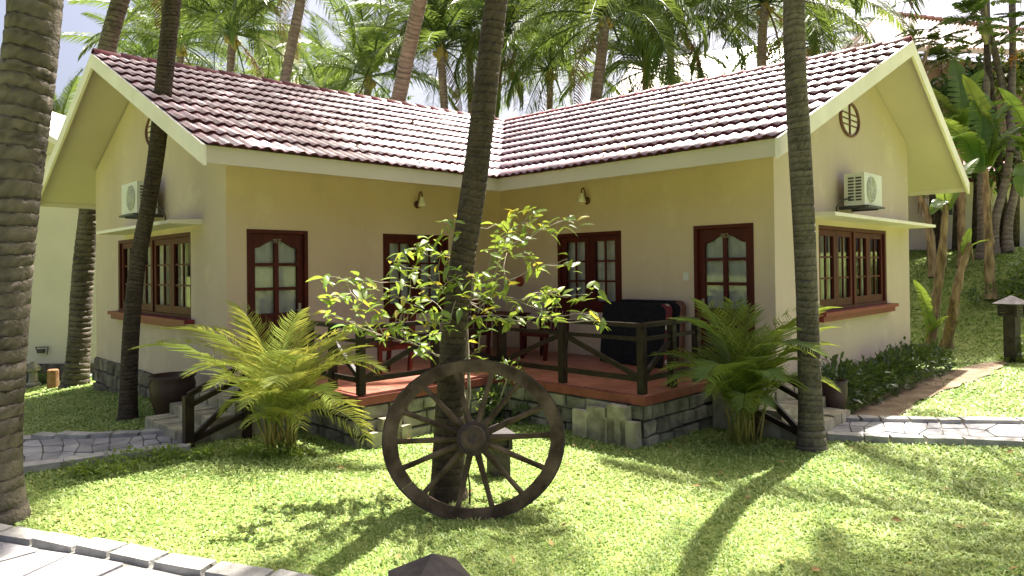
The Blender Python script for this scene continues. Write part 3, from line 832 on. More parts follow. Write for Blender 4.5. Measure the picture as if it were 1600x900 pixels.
path([gp(1305, 660), gp(1400, 661), gp(1500, 663), gp(1700, 669), gp(1900, 676)], [gp(1290, 687), gp(1400, 691), gp(1500, 694), gp(1700, 703), gp(1900, 712)], 14, 3,
     'pale flagstone path leading from the right stone steps to the right edge', '')
nb = [gp(-140, 815), gp(0, 838), gp(120, 858), gp(250, 882), gp(420, 912), gp(600, 945)]
nf = [p + V((-1.6, -3.6, 0)) for p in nb]  # unseen near side widened so its pale paving bounces light to the left gable
path(nb, nf, 9, 9, 'near flagstone path with pale kerb stones at the lower left corner', '', kerb_front=False, kh=.035)
# bare-earth track right of the house
tr_pts = [(gp(1335, 655), .35), (gp(1385, 620), .4), (gp(1440, 595), .45), (gp(1500, 575), .5), (gp(1560, 562), .4)]
mb = MB(); vs = []
dk_ = [(1325, 655, 1405, 655), (1372, 622, 1440, 628), (1425, 600, 1495, 606), (1480, 582, 1540, 588), (1530, 570, 1568, 575), (1574, 564, 1580, 566)]
dd_ = []
for i in range(5):
    for k in range(4):
        f = k / 4; dd_.append(tuple(p + (q - p) * f + (rnd.uniform(-7, 7) if j in (0, 2) and (i or k) else 0) for j, (p, q) in enumerate(zip(dk_[i], dk_[i + 1]))))
dd_.append(dk_[5])
for (xa, ya, xb, yb) in dd_:
    for x, y in ((xa, ya), (xb, yb)):
        p = gp(x, y); vs.append((p.x, p.y, p.z + .03))
mb.add(vs, [(2 * i, 2 * i + 1, 2 * i + 3, 2 * i + 2) for i in range(len(dd_) - 1)])
tag(mb.build('dirt_track', M['dirt']), 'bare earth track running past the hedge at the right of the house', 'path', kind='structure')

# ------------------------------------------------------------------ wall fittings
def ac_unit(fn, u, z, label, w_=.80, h=.50, dp=.30):
    root = thing('air_conditioner', fn(u, z, .2), label, 'air conditioner', 'outdoor air conditioner units')
    d0 = .12
    mb = MB(); ubox(mb, fn, u - w_ / 2, u + w_ / 2, z, z + h, d0, d0 + dp); mb.build('casing', M['ac'], root)
    # side vents on both ends
    for s in (-1, 1):
        us = u + s * w_ / 2
        for cix in range(2):
            for r in range(8):
                mb = MB(); dc = d0 + .06 + .11 * cix
                ubox(mb, fn, us, us + s * .004, z + .07 + r * .048, z + .098 + r * .048, dc, dc + .085); mb.build('side_vent', M['acdark'], root)
    n = 20; mb = MB(); uc, zc, r = u - .10, z + h / 2, .20
    for rr in (.2, .155, .11, .065):
        ring = [fn(uc + rr * math.cos(2 * math.pi * k / n), zc + rr * math.sin(2 * math.pi * k / n), d0 + dp + .012) for k in range(n)]
        mb.tube(ring + ring[:1], .005, 4, False)
    for k in range(4):
        an = math.pi * k / 4 + .3; mb.beam(fn(uc - .2 * math.cos(an), zc - .2 * math.sin(an), d0 + dp + .012), fn(uc + .2 * math.cos(an), zc + .2 * math.sin(an), d0 + dp + .012), .008, .008)
    mb.build('fan_guard', M['ac'], root)
    mb = MB(); mb.add([fn(uc + .205 * math.cos(2 * math.pi * k / n), zc + .205 * math.sin(2 * math.pi * k / n), d0 + dp + .003) for k in range(n)], [tuple(range(n))]); mb.build('fan_opening', M['acgrey'], root)
    mb = MB()
    for s in (-.28, .28): ubox(mb, fn, u + s - .02, u + s + .02, z - .05, z - .001, .004, d0 + dp - .02)
    ubox(mb, fn, u - w_ / 2 + .02, u + w_ / 2 - .02, z - .03, z - .002, d0 + .02, d0 + dp + .05); mb.build('bracket', M['acdark'], root)
    mb = MB(); mb.tube([fn(u - w_ / 2 + .02, z + .12, d0 + .1), fn(u - w_ / 2 - .1, z + .08, d0), fn(u - w_ / 2 - .12, z - .02, .05), fn(u - w_ / 2 - .05, z - .12, .02)], .014, 6); mb.build('hose', M['acdark'], root)
p = ona(204, 335, LA + .40); ac_unit(fGA, -ab(p)[1] , p.z, 'pale air conditioner unit high on the left gable wall behind the leaning trunk')
p = onb(1363, 322, LB + .40); ac_unit(fGB, -ab(p)[0] , p.z, 'pale air conditioner unit on the right gable wall above the window canopy')
def wall_lamp(fn, u, z, label):
    root = thing('wall_lamp', fn(u, z, .05), label, 'wall lamp', 'bell shaped wall lamps')
    mb = MB(); Xd = fn(0, 0, 1) - fn(0, 0, 0)
    Xu = fn(1, 0, 0) - fn(0, 0, 0)
    mb.lathe([(.0, 0), (.06, .0), (.065, .012), (.03, .03), (.0, .03)], fn(u, z - .02, .002), 14, 0, Xu, V((0, 0, 1)), Xd)
    mb.build('back_plate', M['metal'], root, smooth=True)
    mb = MB(); mb.tube([fn(u, z - .02, .03), fn(u, z + .03, .06), fn(u, z + .14, .07), fn(u, z + .19, .11), fn(u, z + .16, .15), fn(u, z + .10, .155)], .012, 8)
    mb.build('arm', M['metal'], root, smooth=True)
    mb = MB(); mb.lathe([(.02, .10), (.03, .09), (.045, .05), (.06, .0), (.075, -.06), (.07, -.06), (.0, -.03)], fn(u, z + .0, .155), 16); mb.build('lamp_shade', M['glassw'], root, smooth=True)
p = ona(651, 318, 0) if False else None
def u_on_A(px, py):
    d = ray(px, py); t = -CAM.dot(BV) / d.dot(BV); q = CAM + d * t; return ab(q)[0], q.z
def u_on_B(px, py):
    d = ray(px, py); t = -CAM.dot(AV) / d.dot(AV); q = CAM + d * t; return ab(q)[1], q.z
u, z = u_on_A(651, 318); wall_lamp(fA, u, z, 'bell shaped wall lamp with white shade on the wall left of the leaning palm')
u, z = u_on_B(918, 312); wall_lamp(fB, u, z, 'bell shaped wall lamp with white shade above the right veranda window')
u, z = u_on_B(1072, 432)
mb = MB(); ubox(mb, fB, u - .045, u + .045, z - .06, z + .06, .002, .014); tag(mb.build('light_switch', M['switch']), 'small white switch plate on the wall left of the right door', 'switch')
u, z = u_on_B(813, 439)
mb = MB(); mb.lathe([(0, 0), (.10, 0), (.10, .02), (.085, .035), (0, .035)], fB(u, z, .003), 20, 0, BV, V((0, 0, 1)), AV); tag(mb.build('wall_disc', M['red'], smooth=False), 'small round dull red disc fixed on the wall near the inner corner', 'wall disc')

# ------------------------------------------------------------------ veranda furniture
def chair(a, b, rz, label, hb=.95):
    c = H(a, b, ZD); root = thing('chair', c, label, 'chair', 'dark wooden veranda chairs')
    X, Y = V((math.cos(rz), math.sin(rz), 0)), V((-math.sin(rz), math.cos(rz), 0)); Z = V((0, 0, 1))
    P = lambda x, y, z: c + X * x + Y * y + Z * z
    for k in range(5):
        mb = MB(); mb.box(P(0, -.2 + k * .1, .43), (.26, .042, .014), X, Y); mb.build('seat_slat', M['wood'], root)
    for sx in (-1, 1):
        mb = MB(); mb.beam(P(sx * .26, -.24, 0), P(sx * .26, -.24, .64), .05, .05, Y); mb.build('leg', M['wood'], root)
        mb = MB(); mb.beam(P(sx * .26, .24, 0), P(sx * .26, .34, hb), .05, .05, Y); mb.build('leg', M['wood'], root)
        mb = MB(); mb.beam(P(sx * .27, -.30, .65), P(sx * .27, .30, .65), .07, .03); mb.build('armrest', M['wood'], root)
        mb = MB(); mb.beam(P(sx * .26, -.24, .40), P(sx * .26, .25, .40), .03, .06); mb.build('seat_rail', M['wood'], root)
    for k in range(5):
        mb = MB(); mb.beam(P(-.18 + k * .09, .255, .46), P(-.18 + k * .09, .335, hb - .05), .05, .015, Y); mb.build('back_slat', M['wood'], root)
    mb = MB(); mb.beam(P(-.28, .335, hb - .03), P(.28, .335, hb - .03), .03, .08); mb.build('top_rail', M['wood'], root)
q = onz(600, 586, ZD); a_, b_ = ab(q); chair(a_, max(.55, b_), math.radians(-45 + 180 + 180), 'dark wooden armchair against the wall under the left veranda window')
q = onz(668, 590, ZD); a_, b_ = ab(q); chair(1.55, .75, math.radians(-45 + 10), 'dark wooden armchair half hidden behind the palm trunk on the veranda')
chair(.75, 1.75, math.radians(-135 + 180 + 90 + 90 + 4), 'dark wooden armchair below the right veranda window beside the black mattress', 1.05)
def table(a, b, label):
    c = H(a, b, ZD); root = thing('table', c, label, 'table')
    for k in range(6):
        mb = MB(); mb.box(c + AV * (-.3 + .12 * k) + V((0, 0, .70)), (.055, .38, .014), AV, BV); mb.build('top_slat', M['wood'], root)
    for i in (-1, 1):
        for j in (-1, 1):
            mb = MB(); mb.beam(c + AV * (.28 * i) + BV * (.3 * j), c + AV * (.28 * i) + BV * (.3 * j) + V((0, 0, .68)), .05, .05, AV); mb.build('leg', M['wood'], root)
    for i in (-1, 1):
        mb = MB(); mb.box(c + AV * (.28 * i) + V((0, 0, .64)), (.015, .30, .035), AV, BV); mb.build('apron', M['wood'], root)
table(.95, .95, 'dark wooden table in the inner corner of the veranda')
def mattress(a, b, L, hgt, th, mts, label, lean):
    c = H(a, b, ZD); root = None; mb = MB(); N = 6
    # upright slab with rounded upper corners, faces along AV
    prof = [(-L / 2, .02), (L / 2, .02)]
    r = .10
    for k in range(N + 1):
        an = math.pi / 2 * k / N; prof.append((L / 2 - r + r * math.cos(an), hgt - r + r * math.sin(an)))
    for k in range(N + 1):
        an = math.pi / 2 + math.pi / 2 * k / N; prof.append((-L / 2 + r + r * math.cos(an), hgt - r + r * math.sin(an)))
    n = len(prof); vs = []
    for d, sc_ in ((0, .97), (.025, 1.0), (th - .025, 1.0), (th, .97)):
        for (x, z) in prof: vs.append(c + BV * (x * sc_) + AV * (d - lean * z) + V((0, 0, z * sc_ if z > .1 else z)))
    fs = []; ms = []
    for k in range(3):
        for i in range(n): fs.append((k * n + i, k * n + (i + 1) % n, (k + 1) * n + (i + 1) % n, (k + 1) * n + i)); ms.append(1 if min(prof[i][0], prof[(i + 1) % n][0]) > L / 2 - .13 else 0)
    fs += [tuple(range(n))[::-1], tuple(range(3 * n, 4 * n))]; ms += [0, 0]
    mb.add(vs, fs); mb.m = ms
    o = mb.build('mattress', mts, None, c); tag(o, label, 'mattress')
mattress(.36, 3.30, 1.18, .92, .17, [M['black'], M['floral']], 'black folded lounger mattress with floral edge standing behind the right railing', .12)
mattress(.16, 3.42, 1.16, .96, .15, [M['black'], M['metal']], 'taller dark folded lounger mattress leaning on the wall behind the floral edged one', .10)

# pots by the steps
def pot(p, label, r=.26, h=.55):
    p = V(p); root = thing('plant_pot', p, label, 'pot', 'brown pots beside the steps')
    mb = MB(); mb.lathe([(r * .62, -.03), (r * .68, .02), (r * .92, h * .45), (r * 1.0, h * .8), (r * .93, h * .92), (r * 1.04, h), (r * .92, h), (r * .86, h - .06), (0, h - .06)], p, 20); mb.build('body', M['pot'], root, smooth=True)
    return root, p + V((0, 0, h - .06))

# ------------------------------------------------------------------ plant builders
def rot_to(d, roll=0):
    d = V(d).normalized(); q = d.to_track_quat('Y', 'Z'); return q.to_matrix() @ Matrix.Rotation(roll, 3, 'Y')
def frond_mesh(name, L, droop, nleaf, ll, mt, wid=.045, up=.35, hang=.6, seed=0, lift=.0):
    """feather leaf: base at origin, runs along +Y, bends to -Z"""
    r = np.random.default_rng(seed); n = 13
    s = np.linspace(0, 1, n); ang = lift - droop * s ** 1.3
    dy, dz = np.cos(ang) * L / (n - 1), np.sin(ang) * L / (n - 1)
    py = np.concatenate([[0], np.cumsum(dy[:-1])]); pz = np.concatenate([[0], np.cumsum(dz[:-1])])
    vs = []; fs = []
    # rachis: triangular section
    rad = (.032 * (1 - s) + .005) * L / 4
    for i in range(n):
        for k in range(3):
            an = 2 * math.pi * k / 3 + math.pi / 2; vs.append((rad[i] * math.cos(an) * 1.4, py[i], pz[i] + rad[i] * math.sin(an)))
    for i in range(n - 1):
        for k in range(3): fs.append((i * 3 + k, i * 3 + (k + 1) % 3, i * 3 + 3 + (k + 1) % 3, i * 3 + 3 + k))
    for i in range(nleaf):
        t = .14 + .86 * (i + .5) / nleaf
        y0, z0 = np.interp(t, s, py), np.interp(t, s, pz); a0 = np.interp(t, s, ang)
        le = ll * (.35 + .65 * math.sin(math.pi * min(1, (t * .86 + .14)) ** .8)) * r.uniform(.85, 1.1)
        for sd in (-1, 1):
            if r.random() < .04: continue
            fw = .55 + .5 * t + r.normal(0, .08); out = 1.0; upv = up + r.normal(0, .1)
            d = np.array([sd * out, fw * math.cos(a0), fw * math.sin(a0) + upv]); d /= np.linalg.norm(d)
            d2 = d + np.array([0, 0, -hang * r.uniform(.8, 1.3)]); d2 /= np.linalg.norm(d2)
            b = np.array([sd * .008, y0, z0]); mid = b + d * le * .45; tip = mid + d2 * le * .55
            wv = np.cross(d, [0, 0, 1.0]); wv /= np.linalg.norm(wv) + 1e-6; wv = wv * .75 + np.array([0, 0, .65]) * (1 if wv[1] > 0 else -1) * r.uniform(.2, 1); wv *= wid / np.linalg.norm(wv)
            o = len(vs); vs += [tuple(b - wv * .35), tuple(b + wv * .35), tuple(mid + wv * .5), tuple(mid - wv * .5), tuple(tip + wv * .08), tuple(tip - wv * .08)]
            fs += [(o, o + 1, o + 2, o + 3), (o + 3, o + 2, o + 4, o + 5)]
    return np_mesh(name, np.array(vs), np.array(fs), mt)
FR = [frond_mesh('frond', 4.2, d, 66, .95, M['frond'], .042, .2, 1.1, k, .15) for k, d in enumerate((.7, 1.1, 1.5, 1.9))]
FRS = [frond_mesh('frond', 4.2, d, 60, .85, M['frond'], .045, .5, .45, 40 + k, .1) for k, d in enumerate((.25, .6))]
FRD = [frond_mesh('frond', 3.6, 1.3, 34, .7, M['frond_dry'], .05, .0, 1.3, 30, .0)]
def coil_trunk(name, pts, rads, mt, parent, ring=.11, seg=18, seed=0, flare=1.35, rough=1.0):
    r = np.random.default_rng(seed); P = np.array([list(p) for p in pts], float)
    d = np.r_[0, np.cumsum(np.linalg.norm(np.diff(P, axis=0), axis=1))]; L = d[-1]
    # smooth spline by dense chaikin
    for _ in range(3):
        Q = [P[0]]
        for i in range(len(P) - 1): Q += [P[i] * .75 + P[i + 1] * .25, P[i] * .25 + P[i + 1] * .75]
        Q.append(P[-1]); P = np.array(Q)
    d2 = np.r_[0, np.cumsum(np.linalg.norm(np.diff(P, axis=0), axis=1))]; L = d2[-1]
    hs = [0.]; kinds = [0]; h = 0
    while h < L - ring:
        st = ring * r.uniform(.75, 1.3)
        for f, k in ((.0, 0), (.09, 1), (.20, 2), (.6, 3), (.95, 4)): hs.append(h + st * f); kinds.append(k)
        h += st
    hs = np.array(hs); kinds = np.array(kinds)
    X = np.stack([np.interp(hs, d2, P[:, k]) for k in range(3)], 1); R = np.interp(hs / L, np.linspace(0, 1, len(rads)), rads)
    R = R * (1 + (flare - 1) * np.exp(-hs / .22))
    rj = .008 * min(1, rough + .1)
    T = np.gradient(X, axis=0); T /= np.linalg.norm(T, axis=1)[:, None]
    ex = np.cross(np.tile([0, 1., 0], (len(T), 1)), T); ex /= np.linalg.norm(ex, axis=1)[:, None]; ey = np.cross(T, ex)
    th = np.linspace(0, 2 * np.pi, seg, endpoint=False)
    ph = r.uniform(0, 6.28, 6)
    wob = 1 + .03 * np.sin(th[None] * 2 + ph[0] + hs[:, None] * 1.7) + .02 * np.sin(th[None] * 3 + ph[1] - hs[:, None] * 2.3)
    prof = np.array([.010, -.05, -.006, .006, .02])[kinds][:, None] * rough * (1 + .6 * np.sin(th[None] * 1 + hs[:, None] * 5 + ph[4]))
    RR = R[:, None] * (wob + prof + r.normal(0, .007, (len(hs), seg)) * min(1, rough + .3))
    zj = r.normal(0, rj, (len(hs), seg)) + (.4 + .6 * min(1, rough)) * (.016 * np.sin(th[None] + hs[:, None] * 1.3 + ph[2]) + .007 * np.sin(2 * th[None] + hs[:, None] * 3.1 + ph[5]))
    VV = X[:, None] + ex[:, None] * (RR * np.cos(th))[..., None] + ey[:, None] * (RR * np.sin(th))[..., None] + T[:, None] * zj[..., None]
    tint = np.array([.45, .08, .5, .6, .64])[kinds][:, None] + r.normal(0, .16, (len(hs), seg)) + r.normal(0, .12, (len(hs), 1)) + .12 * np.sin(hs[:, None] * 3 + th[None] * 2 + ph[3])
    n = len(hs); idx = np.arange(n * seg).reshape(n, seg)
    fc = np.stack([idx[:-1], np.roll(idx, -1, 1)[:-1], np.roll(idx, -1, 1)[1:], idx[1:]], -1).reshape(-1, 4)
    o = V(pts[0]); me = np_mesh(name, VV.reshape(-1, 3) - np.array(o), fc, mt, np.clip(tint, 0, 1).ravel(), smooth=True)
    return link(name, me, parent, o)
def crown(root, top, n, Lf, seed, dry=2, sparse=False, leanv=(0, 0)):
    r = random.Random(seed); top = V(top)
    for k in range(n):
        az = k * 2.39996 + r.uniform(-.25, .25); q = k / n
        el = math.radians(75 - 95 * q + r.uniform(-8, 8))
        d = V((math.cos(az) * math.cos(el) + leanv[0], math.sin(az) * math.cos(el) + leanv[1], math.sin(el)))
        src = FRS[r.randrange(2)] if q < .25 else FR[min(3, int(q * 3) + r.randrange(2))]
        R3 = rot_to(d, r.uniform(-.35, .35)) * (Lf / 4.2 * r.uniform(.82, 1.1))
        link('frond', src, root, top + d.normalized() * .05, R3)
    for k in range(dry):
        az = r.uniform(0, 6.28); d = V((math.cos(az), math.sin(az), -.9)); link('frond', FRD[0], root, top - V((0, 0, .15)), rot_to(d, 0) * (Lf / 4.4))
    mb = MB()
    mb.tube([top - V((0, 0, .7)), top - V((0, 0, .3)), top + V((0, 0, .1)), top + V((0, 0, .5))], [.13, .2, .16, .05], 10)
    for k in range(7):
        az = r.uniform(0, 6.28); c = top + V((math.cos(az) * .26, math.sin(az) * .26, -.32 + r.uniform(-.1, .1)))
        mb.lathe([(0, -.13), (.07, -.1), (.10, 0), (.07, .1), (0, .13)], c, 8)
    mb.build('crown_shaft', M['cane'], root, smooth=True)
def palm(pts, rads, label, mt, crown_n=0, Lf=4.2, seed=0, ring=.11, cat='palm tree', group=None, seg=18, dry=2, name='palm_tree', flare=1.35, rough=1.0):
    root = thing(name, pts[0], label, cat, group)
    coil_trunk('trunk', pts, rads, mt, root, ring, seg, seed, flare, rough)
    if crown_n: crown(root, pts[-1], crown_n, Lf, seed, dry)
    return root

def P_at(lst, Y): return [at(x, y, Y) for x, y in lst]
# near palms: trunks as seen, carried on above the frame to their crowns
b1 = onz(-14, 812, 0)
palm([b1] + P_at([(-14, 700), (-6, 560), (4, 430), (22, 260), (44, 110), (56, 0), (75, -200), (110, -480), (150, -760), (200, -1150)], b1.y), [.215, .205, .2, .19, .17, .15], 'thick ringed coconut palm trunk at the left edge of the lawn', M['trunk'], 15, 4.0, 1, .115, seg=34, rough=.8)
b2p = onb(118, 618, -8.45)
p2pts = [V((b2p.x, b2p.y, gzf(b2p.x, b2p.y) - .05))] + P_at([(122, 560), (130, 420), (140, 320), (152, 190), (163, 90), (188, 0), (214, -90), (240, -190)], b2p.y)
palm(p2pts, [.25, .21, .20, .19, .18, .17], 'tall palm rising behind the left eave before the neighbouring cream wall', M['trunk'], 14, 4.0, 2, .12, seg=22)
b3 = onz(200, 662, -.06); b3 = V((b3.x, b3.y, gzf(b3.x, b3.y)))
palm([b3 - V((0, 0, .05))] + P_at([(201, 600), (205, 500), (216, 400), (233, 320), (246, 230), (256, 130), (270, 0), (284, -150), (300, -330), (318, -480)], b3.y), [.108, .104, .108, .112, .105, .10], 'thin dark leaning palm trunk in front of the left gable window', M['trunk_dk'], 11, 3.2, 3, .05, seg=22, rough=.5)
b4 = onz(700, 782, 0); b4.y = -6.80; 
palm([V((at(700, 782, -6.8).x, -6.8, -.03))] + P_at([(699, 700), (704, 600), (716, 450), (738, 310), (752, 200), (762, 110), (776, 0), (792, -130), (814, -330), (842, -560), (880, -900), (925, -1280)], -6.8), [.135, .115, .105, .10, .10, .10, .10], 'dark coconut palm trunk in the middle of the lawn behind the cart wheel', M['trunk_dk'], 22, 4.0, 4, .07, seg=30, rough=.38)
b5 = onz(1268, 702, 0)
palm([b5 - V((0, 0, .04))] + P_at([(1266, 640), (1264, 560), (1260, 420), (1249, 230), (1242, 90), (1240, 0), (1244, -150), (1256, -330), (1275, -520), (1296, -800), (1318, -1060)], b5.y), [.128, .115, .118, .116, .105, .10, .095], 'grey ringed coconut palm trunk at the right corner of the veranda', M['trunk'], 22, 4.0, 5, .075, seg=30, rough=.30)
# palm just outside the right edge whose fronds throw the dappled shade on the lawn
palm([V((9.6, -6.0, 0)), V((9.3, -5.7, 2)), V((8.4, -5.0, 5)), V((7.2, -4.2, 9.0))], [.16, .14, .12], 'coconut palm leaning in from beyond the right edge of the lawn', M['trunk'], 17, 3.9, 6, .11)

# palms behind the house
bgp = [  # trunk polyline px (bottom first), Y, radius, frond length, n, label
    ([(350, 330), (356, 200), (360, 110), (364, 52)], 15, .17, 3.9, 24, 'coconut palm with full bright crown behind the left roof ridge'),
    ([(425, 300), (436, 190), (444, 128), (458, 60), (471, -6), (478, -55)], 13, .2, 3.6, 22, 'slim leaning palm trunk right of the bright crown behind the left roof'),
    ([(585, 320), (606, 220), (624, 150), (640, 70), (656, 0), (668, -75), (676, -130)], 11.5, .25, 3.8, 22, 'purple grey leaning palm trunk behind the middle of the left roof'),
    ([(700, 320), (696, 200), (692, 130), (688, 75)], 17, .18, 4.0, 24, 'dense dark palm crown right of the leaning grey trunk'),
    ([(560, 330), (568, 220), (576, 120)], 19, .18, 4.0, 22, 'dark palm crown left of the leaning grey trunk'),
    ([(768, 320), (772, 200), (778, 120), (786, 60)], 18.5, .18, 3.8, 22, 'palm rising over the roof valley behind the central trunk'),
    ([(915, 300), (928, 180), (938, 100), (946, 26)], 15, .24, 5.0, 28, 'large coconut palm with wide dark crown above the right roof'),
    ([(1188, 280), (1190, 150), (1190, 60), (1196, 4)], 14.5, .2, 5.0, 28, 'coconut palm spreading long fronds behind the right palm trunk'),
    ([(1000, 300), (1004, 200), (1010, 110)], 19, .16, 3.6, 20, 'low palm crown right of the large dark crown'),
    ([(856, 300), (858, 200), (860, 110)], 21, .17, 4.2, 22, 'palm crown between the roof valley and the large dark crown'),
    ([(250, 300), (246, 200), (240, 105)], 21, .17, 3.8, 20, 'far palm crown behind the left trunk above the left gable'),
    ([(500, 330), (506, 220), (512, 150)], 27, .17, 4.0, 18, 'distant small palm crown low over the left roof ridge'),
    ([(96, 320), (94, 240), (92, 205)], 30, .15, 3.2, 14, 'distant palm tip between the left trunk and the left gable'),
    ([(742, 330), (738, 200), (732, 30)], 20, .18, 4.2, 24, 'bright palm crown left of the dark central trunk top'),
    ([(1052, 300), (1050, 150), (1046, 25)], 18, .18, 4.2, 24, 'palm crown right of the large dark crown and behind it'),
    ([(1262, 280), (1266, 170), (1272, 70)], 19, .17, 3.8, 20, 'palm crown showing right of the right palm trunk'),
    ([(285, 330), (284, 220), (282, 70)], 18, .17, 3.8, 22, 'palm crown half hidden by the thin leaning trunk'),
]
for k, (pl_, Y, r_, Lf, n, lb) in enumerate(bgp):
    Lf *= 1.22; pts = P_at(pl_, Y); b0 = pts[0]; g0 = gzf(b0.x, b0.y)
    if k == 2:      # this one bends over the roof and throws its crown's shade on the left slope
        pts = [at(585, 320, 11.5), at(624, 150, 10.6), at(640, 70, 9.9), at(656, 0, 9.2), at(672, -70, 8.0), at(694, -150, 6.4), V((-1.5, 4.3, 14.6)), V((-1.3, 2.6, 15.6))]; n, Lf = 30, 5.6
    pts = [V((b0.x + (b0.x - pts[1].x) * .5, Y, g0))] + pts
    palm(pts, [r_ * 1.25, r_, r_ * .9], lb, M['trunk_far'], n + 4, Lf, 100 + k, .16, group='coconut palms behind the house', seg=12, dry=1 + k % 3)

# ---------------- leaf shapes
def leaf_mesh(name, L, W_, mt, curl=.3, n=5, fold=.25, wav=0):
    vs = []; fs = []
    for i in range(n + 1):
        t = i / n; hw = W_ / 2 * math.sin(math.pi * (t ** .8) * .93 + .08) if 0 < i < n else .004
        y = L * t; z = -curl * L * t * t
        w2 = wav * math.sin(t * 17)
        vs += [(-hw, y, z + hw * fold + w2), (0, y, z), (hw, y, z + hw * fold - w2)]
    for i in range(n): o = i * 3; fs += [(o, o + 1, o + 4, o + 3), (o + 1, o + 2, o + 5, o + 4)]
    return np_mesh(name, np.array(vs), np.array(fs), mt, smooth=True)
def leaf_cloud(pos, dirs, sizes, base):
    """join many copies of base verts (numpy) -> verts, faces"""
    bv, bf = base; n = len(pos)
    d = dirs / np.linalg.norm(dirs, axis=1)[:, None]
    up = np.tile([0, 0, 1.], (n, 1)) + nrg.normal(0, .35, (n, 3)); x = np.cross(d, up); x /= np.linalg.norm(x, axis=1)[:, None] + 1e-9; z = np.cross(x, d)
    vv = pos[:, None] + (bv[None, :, 0, None] * x[:, None] + bv[None, :, 1, None] * d[:, None] + bv[None, :, 2, None] * z[:, None]) * sizes[:, None, None]
    ff = bf[None] + (np.arange(n) * len(bv))[:, None, None]
    return vv.reshape(-1, 3), ff.reshape(-1, bf.shape[1])
LB1 = (np.array([(0, 0, 0), (-.24, .45, .05), (0, .45, -.03), (.24, .45, .05), (0, 1, -.12)]), np.array([(0, 2, 1, 1), (0, 3, 2, 2), (1, 2, 4, 4), (2, 3, 4, 4)]))
LB1 = (LB1[0], np.array([(0, 2, 1), (0, 3, 2), (1, 2, 4), (2, 3, 4)]))
LBN = (np.array([(0, 0, 0), (-.09, .5, .02), (0, .5, -.02), (.09, .5, .02), (0, 1, -.15)]), LB1[1])
def shrub(name, c, rx, ry, rz_, n, size, mt, label, cat, group=None, base=LB1, stems=6, ground=True, clumps=9, mstem=None, part='foliage', flowers=None):
    c = V(c); g0 = gzf(c.x, c.y) if ground else c.z - rz_
    root = thing(name, (c.x, c.y, g0), label, cat, group)
    cc = nrg.normal(0, .5, (clumps, 3)) * [rx, ry, rz_]; cr = nrg.uniform(.25, .5, clumps)
    k = nrg.integers(0, clumps, n); u_ = nrg.normal(0, 1, (n, 3)); u_ /= np.linalg.norm(u_, axis=1)[:, None]; rr = nrg.uniform(.35, 1, n) ** .6
    pos = np.array(c) + cc[k] + u_ * rr[:, None] * cr[k][:, None] * [rx * 1.1, ry * 1.1, rz_ * 1.1]
    pos[:, 2] = np.maximum(pos[:, 2], g0 + .03)
    dirs = u_ * .9 + [0, 0, .1] + nrg.normal(0, .45, (n, 3))
    vv, ff = leaf_cloud(pos, dirs, nrg.uniform(.65, 1.25, n) * size, base)
    link(part, np_mesh(part, vv - np.array(c), ff, mt), root, c)
    if stems:
        mb = MB()
        for i in range(stems):
            q = V(cc[i % clumps]) + c; b = V((c.x + rnd.uniform(-.12, .12) * rx, c.y + rnd.uniform(-.1, .1), g0 - .03))
            mb.tube([b, b.lerp(q, .5) + V((rnd.uniform(-.1, .1) * rx, 0, .1 * rz_)), q], [.018 * max(1, rz_), .013 * max(1, rz_), .005], 6)
        mb.build('stem', mstem or M['twig'], root)
    if flowers:
        nf_, sz, fm = flowers; kk = nrg.integers(0, n, nf_); pp = pos[kk] + u_[kk] * .03
        fv = []; ff2 = []
        for j in range(5): pass
        vv, ff = leaf_cloud(np.repeat(pp, 5, 0), nrg.normal(0, 1, (nf_ * 5, 3)), np.full(nf_ * 5, sz), LB1)
        link('flowers', np_mesh('flowers', vv - np.array(c), ff, fm), root, c)
    return root

# ---------------- shrub with rosettes round the central palm
ros_L = [(512, 432), (540, 440), (520, 465), (548, 458), (516, 490), (545, 502), (565, 438), (578, 455), (562, 490), (592, 480), (602, 503), (585, 470), (617, 412), (632, 395), (652, 385), (668, 400), (642, 430), (620, 440), (655, 420), (665, 450), (640, 465), (610, 460), (630, 487), (655, 480), (676, 470), (686, 490), (640, 520), (662, 545), (648, 538), (690, 520), (702, 505), (668, 376), (702, 345), (716, 335), (732, 352), (705, 372), (690, 392), (725, 397), (735, 560), (748, 548), (728, 530), (575, 510), (600, 525), (560, 470), (625, 505), (670, 505), (700, 440), (712, 470), (722, 430), (695, 415), (660, 528), (688, 450)]
ros_R = [(745, 430), (760, 445), (776, 420), (766, 400), (790, 370), (812, 350), (832, 325), (840, 342), (800, 335), (852, 356), (880, 345), (894, 345), (780, 350), (816, 375), (792, 395), (826, 400), (842, 415), (760, 470), (782, 460), (746, 490), (772, 492), (800, 500), (738, 455), (856, 460), (872, 455), (840, 457), (887, 405), (897, 415), (912, 460), (926, 457), (842, 495), (862, 502), (850, 488), (926, 497), (936, 502), (912, 490), (790, 440), (808, 470), (752, 515), (800, 365), (775, 380)]
shr = thing('shrub', V((-.25, -6.62, 0)), 'leafy shrub with yellow green leaf clusters round the central palm trunk', 'shrub')
LM = [leaf_mesh('leaf', .125, .05, M['leaf'], c_, 4, .3) for c_ in (.15, .45)] + [leaf_mesh('leaf', .11, .045, M['leaf_y'], .35, 4, .3)]
hubp = [at(706, 560, -6.62), at(690, 600, -6.6), at(722, 590, -6.62), at(712, 500, -6.6), at(728, 470, -6.6)]
stub = V((-.25, -6.62, 0)); leaves = []
mbs = MB()
for hp in hubp: mbs.tube([V((stub.x + rnd.uniform(-.12, .12), -6.62, -.03)), stub.lerp(hp, .5) + V((rnd.uniform(-.06, .06), 0, 0)), hp], [.022, .017, .012], 7)
mbs.build('main_stem', M['twig'], shr, smooth=True)
